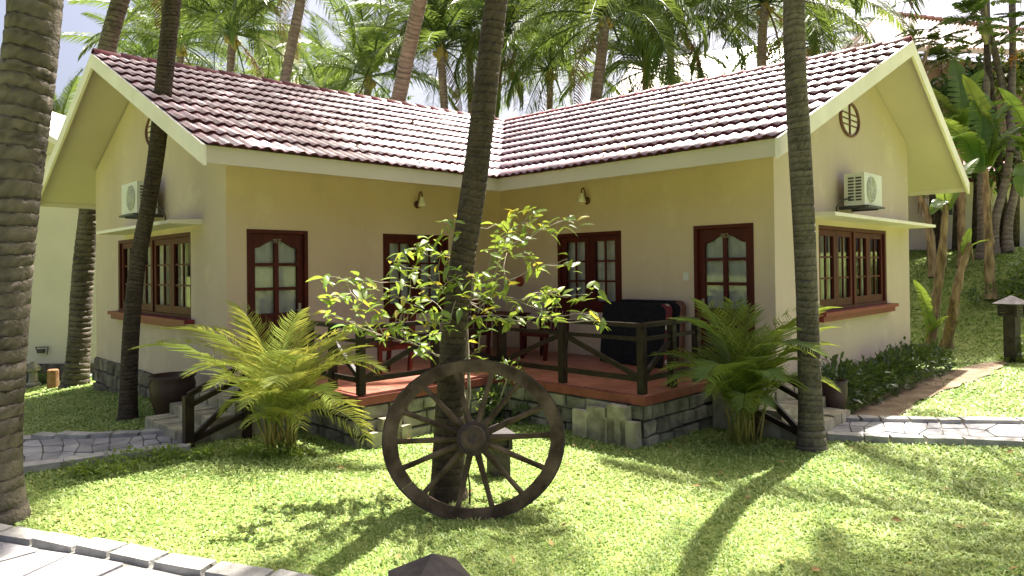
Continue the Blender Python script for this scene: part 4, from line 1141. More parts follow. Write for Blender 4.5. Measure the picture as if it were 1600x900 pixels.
nodes = [(h, .0) for h in hubp]
ends = []
for i, (px, py) in enumerate(ros_L + ros_R):
    Y = -6.75 + rnd.uniform(-.42, .5)
    if 690 < px < 760: Y = -6.75 + rnd.choice((-.32, .3))
    ends.append(at(px, py, Y))
core_ = at(708, 540, -6.62)
ends.sort(key=lambda e: (e - core_).length)
for e in ends:
    k = min(range(len(nodes)), key=lambda q: (nodes[q][0] - e).length + .45 * nodes[q][1] + max(0, nodes[q][0].z - e.z - .1) * 1.5)
    hp, pl0 = nodes[k]; L_ = (e - hp).length; nodes.append((e, pl0 + L_))
    mid = hp.lerp(e, .5) + V((rnd.uniform(-.05, .05), rnd.uniform(-.05, .05), rnd.uniform(-.07, .03))) * min(1, L_ * 2)
    r0 = .0075 if pl0 == 0 else .005
    mb = MB(); mb.tube([hp, hp.lerp(mid, .55), mid, mid.lerp(e, .55) + V((0, 0, .01)), e], [r0, r0 * .9, r0 * .8, .0038, .003], 6); mb.build('branch', M['twig'], shr, smooth=True)
    nl = rnd.randint(5, 9)
    ax = (e - V((stub.x, stub.y, .7))).normalized() * .4 + V((0, 0, .5))
    for q in range(nl):
        az = q * 2.4 + rnd.uniform(-.4, .4); el = rnd.uniform(-.9, .5)
        d = V((math.cos(az) * math.cos(el), math.sin(az) * math.cos(el), math.sin(el))) + ax * .3
        src = LM[2] if rnd.random() < .10 else LM[rnd.randrange(2)]
        leaves.append((src, e + V((rnd.uniform(-.06, .06), rnd.uniform(-.06, .06), rnd.uniform(-.07, .04))), rot_to(d, rnd.uniform(-.7, .7)) * rnd.uniform(.6, 1.25)))
rnd.shuffle(leaves)
lv, lf, cn = {}, {}, 0
extra = MB()
for i, (src, p, R3) in enumerate(leaves):
    if i < 300: link('leaf', src, shr, p, R3)
    else:
        mi = 1 if src is LM[2] else 0
        extra.add([R3 @ v.co + p for v in src.vertices], [tuple(f.vertices) for f in src.polygons], mi)
tag(extra.build('leaves', [M['leaf'], M['leaf_y']], shr, smooth=True), kind='stuff')

# ---------------- areca palms
def areca(p, label, mt, spec, seed, size=1.14):
    r = random.Random(seed); p = V(p); root = thing('areca_palm', p, label, 'areca palm', 'areca palms beside the veranda')
    ms = [frond_mesh('frond', 1.25, d, 44, .42, mt, .0145, .5, .75, seed + k, .0) for k, d in enumerate((.8, 1.5, 2.1))]
    for (px, py, Yo, bend, sc_) in spec:
        tip = at(px, py, p.y + Yo); b = p + V((r.uniform(-.14, .14), r.uniform(-.1, .1), 0)); h = r.uniform(.22, .5)
        s0 = b + (tip - b) * .10; s0.z = p.z + h
        hor = V((tip.x - s0.x, tip.y - s0.y, 0)); dist = (tip - s0).length
        me = ms[bend]; dr = (.8, 1.5, 2.1)[bend]
        # chord of the bent frond lies about 0.43*droop below its starting direction
        d = (tip - s0).normalized(); el = math.asin(max(-1, min(1, d.z))) + dr * .40; az = math.atan2(d.y, d.x) if hor.length > .05 else r.uniform(0, 6.28)
        el = min(el, 1.5)
        dv = V((math.cos(az) * math.cos(el), math.sin(az) * math.cos(el), math.sin(el)))
        ch = {0: .96, 1: .88, 2: .76}[bend] * 1.25
        link('frond', me, root, s0, rot_to(dv, r.uniform(-.25, .25)) * (dist / ch * sc_ * size))
        mb = MB(); mb.tube([b - V((0, 0, .04)), b.lerp(s0, .6), s0 + dv * .06], [.016, .013, .007], 6); mb.build('cane', M['cane'], root, smooth=True)
specL = [(330, 520, -.3, 1, 1), (555, 560, .3, 1, 1), (252, 562, -.2, 1, 1), (300, 535, .2, 1, 1), (330, 585, -.4, 2, 1), (395, 498, .1, 0, 1), (440, 500, -.1, 0, 1), (470, 520, .3, 0, 1), (545, 520, -.1, 1, 1), (520, 545, .2, 1, 1), (560, 600, -.2, 2, 1), (540, 690, -.35, 2, 1), (500, 640, -.5, 2, 1), (390, 520, .4, 0, 1), (350, 610, -.5, 2, 1), (470, 670, -.5, 2, .9), (395, 640, -.6, 2, .9), (430, 560, -.6, 1, 1), (480, 570, -.5, 1, 1), (370, 560, .3, 1, 1), (455, 600, -.7, 2, .9), (505, 600, .35, 1, 1), (410, 600, -.5, 1, 1), (380, 670, -.4, 2, .8), (340, 650, .1, 2, .8)]
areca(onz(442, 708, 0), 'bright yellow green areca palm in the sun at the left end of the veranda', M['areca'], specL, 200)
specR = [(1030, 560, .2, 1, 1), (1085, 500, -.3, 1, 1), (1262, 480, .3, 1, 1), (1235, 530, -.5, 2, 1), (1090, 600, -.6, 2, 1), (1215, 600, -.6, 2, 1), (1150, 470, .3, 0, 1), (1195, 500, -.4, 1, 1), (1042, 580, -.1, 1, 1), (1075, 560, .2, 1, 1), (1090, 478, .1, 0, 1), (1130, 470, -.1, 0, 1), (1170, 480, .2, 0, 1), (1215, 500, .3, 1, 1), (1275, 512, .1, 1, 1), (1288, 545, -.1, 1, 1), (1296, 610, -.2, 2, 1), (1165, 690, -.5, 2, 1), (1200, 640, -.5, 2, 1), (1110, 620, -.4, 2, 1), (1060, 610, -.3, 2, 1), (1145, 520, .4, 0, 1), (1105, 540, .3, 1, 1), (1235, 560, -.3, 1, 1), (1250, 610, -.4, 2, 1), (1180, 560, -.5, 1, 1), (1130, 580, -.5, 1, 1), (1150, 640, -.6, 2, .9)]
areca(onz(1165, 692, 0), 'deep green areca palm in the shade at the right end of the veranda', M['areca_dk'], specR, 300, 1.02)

# ---------------- hedge, flower bed, pots
hp0, hp1 = gp(1300, 640), gp(1440, 590)
def hedge(p, q, n, h, wd, mt, label):
    p, q = V(p), V(q); L = (q - p).length; c = p.lerp(q, .5); root = thing('hedge', c, label, 'hedge')
    t = nrg.uniform(0, 1, n); X = np.array((q - p)); N = np.array([-(q - p).y, (q - p).x, 0]) / L
    a_ = nrg.uniform(0, np.pi, n); top = h * (.8 + .25 * np.sin(t * 21) * np.sin(t * 9 + 1) + .1 * nrg.normal(0, 1, n)); rr = nrg.uniform(.7, 1.05, n)
    pos = np.array(p)[None] + t[:, None] * X + N * (np.cos(a_) * wd * rr)[:, None]; pos[:, 2] = gz(pos[:, 0], pos[:, 1]) + np.sin(a_) ** .6 * top * rr + .02
    dirs = N * np.cos(a_)[:, None] + np.array([0, 0, 1]) * np.sin(a_)[:, None] + nrg.normal(0, .5, (n, 3))
    vv, ff = leaf_cloud(pos, dirs, nrg.uniform(.6, 1.3, n) * .10, LB1); link('foliage', np_mesh('foliage', vv - np.array(c), ff, mt), root, c)
    for k in range(14):
        mb = MB(); s = p.lerp(q, (k + .5) / 14); mb.tube([s - V((0, 0, .02)), s + V((rnd.uniform(-.05, .05), 0, h * .7))], [.015, .006], 5); mb.build('stem', M['twig'], root)
ha, hb = H(-.75, LB + .36, 0), H(-WB - .1, LB + .40, 0)
hedge(V((ha.x, ha.y, gzf(ha.x, ha.y))), V((hb.x, hb.y, gzf(hb.x, hb.y))), 3800, .58, .32, M['leaf_dk'], 'low dark green hedge along the foot of the right gable wall')
shrub('flower_bush', H(DD + .38, DD + .30, .33), .42, .35, .36, 900, .075, M['leaf_mid'], 'small bush with white and pink flowers in the deck corner behind the wheel', 'bush', clumps=8, flowers=(26, .035, M['flower']))
def on_ground(a, b): 
    q = H(a, b, 0); return V((q.x, q.y, gzf(q.x, q.y)))
r1, t1 = pot(on_ground(5.62, -.78), 'large brown glazed pot beside the left stone steps under the gable window', .30, .60)
r2, t2 = pot(on_ground(-.60, 5.80), 'brown glazed pot beside the right stone steps behind the palm trunk', .19, .50)
shrub('potted_plant', t2 + V((0, 0, .08)), .13, .13, .12, 60, .09, M['leaf_dk'], 'sparse leafy plant growing in the right brown pot', 'plant', ground=False, stems=3, clumps=4)

# ---------------- cart wheel
hub = at(740, 685, -7.20); tilt = math.radians(13)
WX = V((1, 0, 0)); WY = V((0, math.sin(tilt), math.cos(tilt))); WN = V((0, -math.cos(tilt), math.sin(tilt)))
RO, RI, SQ = .755, .645, .86
wheel = thing('cart_wheel', hub - WY * .66, 'old weathered wooden cart wheel leaning on the central palm trunk', 'cart wheel')
def wp(r, an, n): return hub + WX * (r * math.cos(an)) + WY * (r * SQ * math.sin(an)) + WN * n
NSP = 14
for k in range(7):      # felloes
    a0, a1 = 2 * math.pi * (k + .25) / 7, 2 * math.pi * (k + 1.25) / 7 - .003; mb = MB(); n = 9; vs = []
    for i in range(n + 1):
        an = a0 + (a1 - a0) * i / n; jj = rnd.uniform(-.004, .004)
        vs += [wp(RI + jj, an, -.027), wp(RO, an, -.03), wp(RO, an, .03), wp(RI + jj, an, .027)]
    fs = [(4 * i + j, 4 * i + (j + 1) % 4, 4 * i + 4 + (j + 1) % 4, 4 * i + 4 + j) for i in range(n) for j in range(4)] + [(3, 2, 1, 0), (4 * n, 4 * n + 1, 4 * n + 2, 4 * n + 3)]
    mb.add(vs, fs); mb.build('felloe', M['wheel'], wheel)
mb = MB(); n = 64; vs = []
for i in range(n):
    an = 2 * math.pi * i / n; vs += [wp(RO + .001, an, -.032), wp(RO + .012, an, -.032), wp(RO + .012, an, .032), wp(RO + .001, an, .032)]
mb.add(vs, [(4 * i + j, 4 * i + (j + 1) % 4, (4 * i + 4) % (4 * n) + (j + 1) % 4, (4 * i + 4) % (4 * n) + j) for i in range(n) for j in range(4)]); mb.build('iron_tyre', M['iron'], wheel)
for k in range(NSP):
    an = 2 * math.pi * (k + .02) / NSP + rnd.uniform(-.03, .03); p, q = wp(.10, an, .01), wp(RI + .03, an, 0); mb = MB(); rad = (q - p).normalized(); X = WN; Y = rad.cross(X).normalized(); vs = []
    for t, wa, wb_ in ((0, .036, .030), (.25, .034, .026), (.7, .025, .021), (1, .028, .024)):
        c = p.lerp(q, t)
        for j in range(8):
            aa = 2 * math.pi * j / 8; vs.append(c + Y * (wb_ * math.cos(aa)) + X * (wa * math.sin(aa)))
    mb.add(vs, [(8 * i + j, 8 * i + (j + 1) % 8, 8 * i + 8 + (j + 1) % 8, 8 * i + 8 + j) for i in range(3) for j in range(8)]); mb.build('spoke', M['wheel'], wheel, smooth=True)
mb = MB(); mb.lathe([(.0, -.12), (.08, -.12), (.10, -.06), (.135, -.03), (.135, .04), (.11, .07), (.095, .15), (.08, .16), (.045, .16), (.04, .11), (0, .11)], hub, 20, 0, WX, WY, WN); mb.build('nave', M['wheel'], wheel, smooth=False)
for z0_, r_ in ((.135, .098), (-.02, .139), (.05, .136)):
    mb = MB(); mb.lathe([(r_ - .02, z0_), (r_ + .004, z0_), (r_ + .004, z0_ + .022), (r_ - .02, z0_ + .022)], hub, 20, 0, WX, WY, WN); mb.build('nave_band', M['iron'], wheel)
# broken sticks by the wheel
for (a_, b_, c_, d_, lb) in ((672, 757, 681, 722, 'short thin bent stick standing in the grass inside the wheel'), (734, 775, 730, 728, 'thin dark stick leaning on the wheel near its lower spokes')):
    mb = MB(); p, q = at(a_, b_ + 14, -7.0), at(c_, d_, -6.95); p.z = -.02; mb.tube([p, p.lerp(q, .5) + V((.012, 0, 0)), q], [.009, .008, .006], 6); tag(mb.build('stick', M['wheel']), lb, 'stick')

# ---------------- garden lamps
def garden_lamp(p, h, capw, label, yaw=math.radians(20), post_w=.2):
    p = V(p); root = thing('garden_lamp', p, label, 'garden lamp', 'square garden lamps with pyramid caps')
    X, Y = V((math.cos(yaw), math.sin(yaw), 0)), V((-math.sin(yaw), math.cos(yaw), 0)); Z = V((0, 0, 1)); ch = capw * .33; bh = min(.26, h * .3)
    mb = MB(); mb.box(p + Z * ((h - ch - bh) / 2 - .02), (post_w / 2, post_w / 2, (h - ch - bh) / 2 + .02), X, Y); mb.build('post', M['lamp'], root)
    z0 = h - ch - bh; bw = capw * .36
    mb = MB(); mb.box(p + Z * (z0 + .012), (bw, bw, .012), X, Y); mb.box(p + Z * (z0 + bh - .014), (bw, bw, .012), X, Y)
    for i in (-1, 1):
        for j in (-1, 1): mb.box(p + X * (i * (bw - .02)) + Y * (j * (bw - .02)) + Z * (z0 + bh / 2), (.02, .02, bh / 2 - .027), X, Y)
    mb.build('lamp_frame', M['lamp'], root)
    for d, e in ((X, Y), (-X, Y), (Y, X), (-Y, X)):
        ns = 4
        for k in range(ns):
            mb = MB(); mb.beam(p + d * (bw - .028) + e * (-bw + .04) + Z * (z0 + .045 + k * (bh - .07) / (ns - 1) * .92), p + d * (bw - .028) + e * (bw - .04) + Z * (z0 + .045 + k * (bh - .07) / (ns - 1) * .92), .012, bh / ns * .62); mb.build('louvre', M['lamp'], root)
    mb = MB(); c = p + Z * (h - ch); hw = capw / 2
    base = [c + X * (sx * hw) + Y * (sy * hw) for sx, sy in ((-1, -1), (1, -1), (1, 1), (-1, 1))]; low = [b - Z * .025 for b in base]; tp = [c + (b - c) * .04 + Z * ch for b in base]
    mb.add(low + base + tp, [(3, 2, 1, 0), (0, 1, 5, 4), (1, 2, 6, 5), (2, 3, 7, 6), (3, 0, 4, 7), (4, 5, 9, 8), (5, 6, 10, 9), (6, 7, 11, 10), (7, 4, 8, 11), (8, 9, 10, 11)]); mb.build('cap', M['cap'], root)
q = gp(1582, 566); ztop = CAM.z - (462 - 411) * (q - CAM).dot(CF) / FPX; garden_lamp(q, ztop - q.z, .50, 'dark garden lamp with pyramid cap at the right edge by the slope', math.radians(30), .22)
q = at(676, 866, -10.35); garden_lamp((q.x, q.y, 0), q.z, .28, 'garden lamp whose brown pyramid cap shows at the bottom edge', math.radians(24), .22)
q = onz(779, 740, 0); garden_lamp(q, .50, .30, 'small dark garden lamp with pale cap standing behind the wheel', math.radians(25), .18)

# ---------------- banana plants and right hand garden
def tattered_leaf(name, L, W_, mt, droop, seed, tears=5):
    r = np.random.default_rng(seed); vs = []; fs = []; n = 14
    s = np.linspace(0, 1, n + 1); ang = .25 - droop * s; y = np.r_[0, np.cumsum(np.cos(ang[:-1]) * L / n)]; z = np.r_[0, np.cumsum(np.sin(ang[:-1]) * L / n)]
    hw = W_ / 2 * np.sin(np.pi * np.clip(s * .9 + .1, 0, 1)) ** .6; hw[-1] = .01
    for sd in (-1, 1):
        gap = set(r.choice(np.arange(2, n - 1), tears, replace=False))
        for i in range(n):
            f = r.uniform(.1, .35); sag = r.uniform(0, .35) if i in gap else 0.1
            a, b = i, i + 1; sh = .012 if i in gap else 0
            o = len(vs); fo = .25
            vs += [(0, y[a], z[a]), (0, y[b], z[b]), (sd * hw[b] * .55, y[b] - sh, z[b] + hw[b] * .22), (sd * hw[a] * .55, y[a] + sh, z[a] + hw[a] * .22),
                   (sd * hw[b], y[b] - sh * 3 + .02, z[b] + hw[b] * (.22 - sag)), (sd * hw[a], y[a] + sh * 3 + .02, z[a] + hw[a] * (.22 - sag))]
            fs += [(o, o + 1, o + 2, o + 3), (o + 3, o + 2, o + 4, o + 5)]
    for i in range(n):
        o = len(vs); t = .022 * (1 - s[i]) + .004; t2 = .022 * (1 - s[i + 1]) + .004
        vs += [(-t, y[i], z[i] - .01), (t, y[i], z[i] - .01), (t2, y[i + 1], z[i + 1] - .01), (-t2, y[i + 1], z[i + 1] - .01)]; fs.append((o, o + 1, o + 2, o + 3))
    return np_mesh(name, np.array(vs), np.array(fs), mt)
BL = [tattered_leaf('banana_leaf', 1.7, .55, M['banana'], d, k) for k, d in enumerate((.7, 1.2, 1.9))]
def banana(stems, lvs, label, group='banana plants by the slope'):
    root = thing('banana_plant', stems[0][0], label, 'banana plant', group)
    for k, pts in enumerate(stems):
        mb = MB(); n = 14; P = []; rads = []
        for i in range(n + 1):
            x = i / n * (len(pts) - 1); j = min(int(x), len(pts) - 2); P.append(pts[j].lerp(pts[j + 1], x - j)); rads.append((.115 - .05 * i / n) * (1.35 if i == 0 else 1) * rnd.uniform(.85, 1.18))
        mb.tube(P, rads, 11); 
        for i in range(16):      # hanging dry sheath strips
            c = P[rnd.randrange(1, n)]; az = rnd.uniform(0, 6.28); o = V((math.cos(az), math.sin(az), 0)) * .10; l_ = rnd.uniform(.12, .4); wv = V((-math.sin(az), math.cos(az), 0)) * rnd.uniform(.015, .04)
            mb.add([c + o - wv, c + o + wv, c + o * 1.35 + wv * .6 - V((0, 0, l_)), c + o * 1.3 - wv * .4 - V((0, 0, l_ * .9))], [(0, 1, 2, 3)])
        mb.build('stem', M['drystem'], root)
    for (px, py, Y, tx, ty, TY, kind, sc_) in lvs:
        p, q = at(px, py, Y), at(tx, ty, TY); d = q - p; dr = (.7, 1.2, 1.9)[kind]; el = math.asin(max(-1, min(1, d.normalized().z))) + dr * .5 - .25; az = math.atan2(d.y, d.x)
        dv = V((math.cos(az) * math.cos(el), math.sin(az) * math.cos(el), math.sin(el))); ch = {0: .97, 1: .92, 2: .82}[kind] * 1.7
        link('leaf', BL[kind], root, p, rot_to(dv, rnd.uniform(-.5, .5)) * (d.length / ch * sc_))
YB = 2.2
gbase = lambda px, py: gp(px, py)
b0 = gbase(1452, 556); YB = b0.y
banana([[b0, at(1462, 470, YB), at(1472, 400, YB), at(1478, 320, YB)], [gbase(1478, 545), at(1492, 470, YB), at(1502, 420, YB), at(1516, 380, YB)]],
       [(1478, 325, YB, 1470, 250, YB - .3, 0, 1), (1478, 330, YB, 1530, 250, YB + .3, 0, 1), (1508, 402, YB, 1522, 345, YB - .2, 0, .8), (1452, 520, YB, 1425, 430, YB - .2, 0, .9), (1452, 540, YB, 1490, 492, YB - .5, 1, .9), (1478, 320, YB, 1465, 345, YB - .6, 2, .8), (1506, 400, YB, 1555, 372, YB - .2, 1, .8)],
       'banana plant with shaggy dry brown stems behind the right corner of the house')
b0 = gbase(1458, 432)
banana([[b0, at(1455, 380, b0.y), at(1448, 330, b0.y), at(1436, 305, b0.y)]], [(1440, 310, b0.y, 1420, 260, b0.y, 1, .9), (1440, 310, b0.y, 1470, 270, b0.y, 1, .9)], 'slender banana stem close behind the right gable wall')
YC = 6.0
bs = gbase(1545, 470); YC = 4.5
lv = [(1540, 262, YC, 1500, 120, YC, 0, 1), (1540, 262, YC, 1592, 150, YC - .3, 0, 1), (1530, 262, YC, 1445, 190, YC - .4, 1, 1), (1545, 250, YC, 1650, 190, YC - .5, 1, 1), (1530, 270, YC, 1475, 230, YC - .8, 2, 1), (1550, 260, YC, 1600, 235, YC - .9, 2, 1), (1535, 255, YC, 1535, 145, YC + .2, 0, 1)]
q = V((at(1545, 300, YC).x, YC, 0)); q.z = gzf(q.x, q.y)
banana([[q, at(1543, 330, YC), at(1540, 265, YC)]], lv, 'tall banana plant with large broad leaves right of the right gable')
q2 = V((at(1610, 300, YC - .5).x, YC - .5, 0)); q2.z = gzf(q2.x, q2.y)
banana([[q2, at(1612, 330, YC - .5), at(1615, 250, YC - .5)]], [(1615, 255, YC - .5, 1560, 140, YC - .6, 0, 1), (1615, 255, YC - .5, 1575, 215, YC - 1, 1, 1), (1615, 255, YC - .5, 1660, 120, YC, 0, 1), (1615, 255, YC - .5, 1600, 310, YC - 1, 2, 1)], 'banana plant with wide leaves at the right edge of the picture')
for k, (px, py, tx, ty, lb) in enumerate(((1535, 392, 1532, 285, 'first reddish brown trunk from the left before the pale far wall'), (1552, 390, 1572, 285, 'leaning reddish brown trunk in the middle before the pale far wall'), (1574, 388, 1586, 300, 'third thin reddish trunk from the left before the pale far wall'))):
    Y = 6.6; p = V((at(px, py, Y).x, Y, 0)); p.z = gzf(p.x, p.y)
    root = thing('tree', p, lb, 'palm tree', 'palms before the far pale wall')
    coil_trunk('trunk', [p, at(px, py - 40, Y), at(tx, ty, Y), at(tx + 6, ty - 50, Y)], [.14, .11, .09], M['trunk_far'], root, .14, 12, 50 + k, 1.4)
    top_ = V((p.x + (1.2, 2.4, .6)[k], Y + (1.6, 2.6, 3.4)[k], 12.6 + k * .8))
    coil_trunk('upper_trunk', [at(tx + 6, ty - 50, Y) - V((0, 0, .05)), (at(tx + 6, ty - 50, Y) + top_) / 2 + V((.2, 0, .3)), top_], [.10, .09, .085], M['trunk_far'], root, .16, 12, 60 + k, 1.0)
    crown(root, top_, 20, 4.4, 80 + k, 1)
def tree(px, py, Y, rx, rz_, n, size, mt, label, base=LB1, trunk_r=.12, lean=0, nbr=9, clumps=14):
    c = at(px, py, Y); p = V((c.x + lean, Y, 0)); p.z = gzf(p.x, p.y); root = thing('tree', p, label, 'tree')
    cc = nrg.normal(0, .55, (clumps, 3)) * [rx, rx * .8, rz_]; k = nrg.integers(0, clumps, n); cr = nrg.uniform(.2, .42, clumps) * rx
    pos = np.array(c) + cc[k] + nrg.normal(0, .55, (n, 3)) * cr[k][:, None]
    vv, ff = leaf_cloud(pos, nrg.normal(0, 1, (n, 3)) + [0, 0, -.35], nrg.uniform(.6, 1.3, n) * size, base); link('crown', np_mesh('crown', vv - np.array(c), ff, mt), root, c)
    mb = MB(); mb.tube([p - V((0, 0, .05)), p.lerp(c, .5) + V((.1, 0, 0)), c - V((0, 0, rz_ * .4))], [trunk_r * 1.3, trunk_r, trunk_r * .7], 9)
    mb.build('trunk', M['bark'], root, smooth=True)
    mb = MB()
    for i in range(nbr):
        q = c + V(cc[i % clumps]); s = c - V((0, 0, rz_ * .45)); mb.tube([s, s.lerp(q, .5) + V((rnd.uniform(-.1, .1), 0, .1)), q], [trunk_r * .5, trunk_r * .3, .01], 6)
    mb.build('branch', M['bark'], root, smooth=True)
    return root
# feathery tree at the upper right: branches of small leaflets
LBF = FRS
def feathery(px, py, Y, spread, n, label):
    c = at(px, py, Y); p = V((c.x + .5, Y, 0)); p.z = gzf(p.x, p.y); root = thing('tree', p, label, 'tree')
    mb = MB(); mb.tube([p, p.lerp(c, .5), c - V((0, 0, .6))], [.13, .1, .07], 9); mb.build('trunk', M['bark'], root, smooth=True)
    me = frond_mesh('feather_leaf', .9, .6, 16, .26, M['leaf_mid'], .07, .1, .25, 77, .1); mb = MB()
    for k in range(n):
        e = c + V((rnd.gauss(0, spread), rnd.gauss(0, spread * .6), rnd.gauss(0, spread * .33)))
        if k % 3 == 0: mb.tube([c - V((0, 0, .6)), c.lerp(e, .5) + V((0, 0, .1)), e], [.05, .03, .012], 6)
        for j in range(5):
            az = rnd.uniform(0, 6.28); d = V((math.cos(az), math.sin(az), rnd.uniform(-.2, .45))); link('feather_leaf', me, root, e, rot_to(d, rnd.uniform(-.4, .4)) * rnd.uniform(.7, 1.2))
    mb.build('branch', M['twig'], root, smooth=True)
feathery(1540, 38, 7.0, 1.2, 13, 'feathery leaved tree spreading over the far roof at the upper right')
feathery(1440, 85, 8.5, .6, 9, 'small feathery tree just right of the right roof peak')
tree(1490, 150, 8.0, 1.0, 1.2, 900, .26, M['leaf_dk'], 'dark leafy tree right of the right roof peak', LB1, .1)
orange_tree = tree(1580, 110, 8.2, .9, .9, 700, .24, M['leaf_mid'], 'green tree with an orange flower cluster at the right edge', LB1, .1)
c = at(1583, 92, 7.3); nn = 60; vv, ff = leaf_cloud(np.array(c) + nrg.normal(0, .10, (nn, 3)), nrg.normal(0, 1, (nn, 3)), np.full(nn, .09), LB1); tag(link('flowers', np_mesh('flowers', vv - np.array(c), ff, M['orange']), orange_tree, c), kind='stuff')
for k_, (px, py, Y, lbl) in enumerate(((1500, 205, 6.4, 'broad leaved plant among dark foliage right of the gable'),)):
    q_ = at(px, py, Y); g_ = V((q_.x, Y, gzf(q_.x, Y)))
    banana([[g_, g_.lerp(q_, .6), q_]], [(px, py, Y, px + dx_, py + dy_, Y + dY_, kd, 1) for dx_, dy_, dY_, kd in ((-60, -70, -.2, 0), (40, -95, .1, 0), (-15, -110, .3, 0), (75, -40, -.4, 1), (-80, -20, -.5, 1), (25, -30, -.9, 2), (-35, 10, -.8, 2))], lbl)
tree(1520, 190, 8.6, 1.3, 1.1, 1100, .26, M['leaf_dk'], 'dark leafy tree filling the gap before the brown hall', LB1, .1)
tree(1450, 215, 7.5, .8, 1.0, 600, .24, M['leaf_dk'], 'dark leafy bush tree beside the right eave', LB1, .08)
tree(1560, 235, 7.4, 1.1, .8, 800, .22, M['leaf_mid'], 'mid green leafy tree below the banana leaves at the right', LB1, .08)
for k, (px, py, Y, rx, rz_, lb) in enumerate(((1588, 566, 0, .35, .28, 'leafy green bush at the right edge in front of the garden lamp'), (1560, 470, 0, .7, .25, 'low sunlit ground plants on the slope behind the garden lamp'), (1590, 440, 0, .6, .35, 'leafy plants high on the slope at the right edge'), (1462, 572, 0, .3, .15, 'small light green plants at the end of the hedge'))):
    q = gp(px, py); shrub('bush', q + V((0, 0, rz_ * .8)), rx, rx * .8, rz_, 420, .12 if k < 3 else .08, M['leaf_mid'], lb, 'bush', clumps=7, stems=4)
# a tree and bushes behind the house that fill gaps between palm crowns
for k, (px, py, Y, rx, rz_, lb, mt) in enumerate(((418, 122, 30, 2.0, .9, 'pale green tree low before the distant pale block', 'leaf_mid'), (1060, 140, 23, 2.2, .8, 'green bushy tree low behind the right roof ridge', 'leaf_mid'), (560, 165, 26, 2.2, .7, 'dark bushy tree low behind the left roof ridge', 'leaf_dk'))):
    tree(px, py, Y, rx, rz_, 1300, .30, M[mt], lb, LBN if k % 2 else LB1, .16)

# ground plants in front of the left areca
for k, (px, py, rx) in enumerate(((215, 722, .5), (330, 712, .45), (420, 712, .4), (150, 738, .4))):
    q = gp(px, py); shrub('ground_cover', q + V((0, 0, .04)), rx, rx * .45, .07, 520, .055, M['leaf'], ('low ground cover in the sun at the front kerb of the left path', 'low ground cover left of the areca palm', 'low ground cover at the foot of the left areca palm', 'low ground cover near the thick left trunk')[k], 'ground cover', stems=0, clumps=10)

# ------------------------------------------------------------------ neighbouring buildings
# left neighbour: gable end facing the viewer
def quad_roof(mb, P, th=.12): mb.prism([V(p) for p in P], (0, 0, -th))
YL = 4.6
lb = thing('neighbour_house', V((-13.5, YL, -.8)), 'pale neighbouring house behind the thick left trunk', 'house')
mb = MB(); xl, xr, zb_ = -19.5, -10.3, -1.1
xm = at(-30, 300, YL).x; ztop = at(68, 196, YL).z; slp = .62
apex = V((xm, YL, ztop + (at(68, 196, YL).x - xm) * slp))
zr_ = apex.z - (xr - xm) * slp; zl_ = apex.z - (xm - xl) * slp
mb.prism([V((xl, YL, zb_)), V((xr, YL, zb_)), V((xr, YL, zr_ - .25)), apex - V((0, 0, .25)), V((xl, YL, zl_ - .25))], (0, 5, 0)); mb.build('wall', M['pinkwall'], lb)
rf_ = MB()
for sx, xe in ((1, xr + .9), (-1, xl - .9)):
    ze_ = apex.z - abs(xe - xm) * slp
    rf_.prism([apex + V((0, -.7, 0)), V((xe, YL - .7, ze_)), V((xe, YL + 5.6, ze_)), apex + V((0, 5.6, 0))], (0, 0, -.16))
rf_.build('roof', M['white'], lb)
mb = MB(); zz_ = at(80, 262, YL).z; mb.box(((xl + xr) / 2, YL - .03, zz_), ((xr - xl) / 2, .028, .30)); mb.build('white_band', M['white'], lb)
mb = MB(); zz_ = at(90, 568, YL).z; mb.box(((xl + xr) / 2, YL - .04, (zz_ - 1.1) / 2), ((xr - xl) / 2 + .03, .038, (zz_ + 1.1) / 2)); mb.build('plinth', M['plinth'], lb)
c = at(68, 548, YL); mb = MB(); mb.box(c - V((0, .10, 0)), (.07, .05, .05)); mb.beam(c + V((-.16, -.06, .10)), c + V((.16, -.06, .10)), .02, .02); mb.beam(c + V((-.16, -.06, .10)), c + V((-.10, -.06, -.05)), .02, .02); mb.beam(c + V((.16, -.06, .10)), c + V((.13, -.06, -.10)), .02, .02); tag(mb.build('wall_fixture', M['acdark']), 'small dark fixture low on the pale neighbouring wall', 'light fixture')
q = gp(83, 607); mb = MB(); mb.lathe([(.13, -.03), (.12, .05), (.115, .42), (.09, .44), (0, .44)], q, 12); tag(mb.build('log_stump', M['log'], smooth=False), 'orange brown cut log standing before the neighbouring wall', 'log')
q = gp(52, 606); mb = MB(); mb.lathe([(.16, -.03), (.16, .10), (.10, .14), (.09, .38), (.15, .42), (.15, .50), (.05, .62), (0, .64)], q, 10); tag(mb.build('stone_lantern', M['stone'], smooth=False), 'small stone lantern between the thick left trunk and the log', 'lantern')
for k, (px, py) in enumerate(((40, 598), (70, 600), (110, 600))):
    q = gp(px, py); shrub('bush', q + V((0, 0, .14)), .35, .3, .16, 160, .12, M['leaf_mid'], ('small leafy plant at the foot of the neighbouring wall by the lantern', 'small leafy plant between lantern and cut log', 'small leafy plant right of the cut log')[k], 'plant', clumps=5, stems=2)
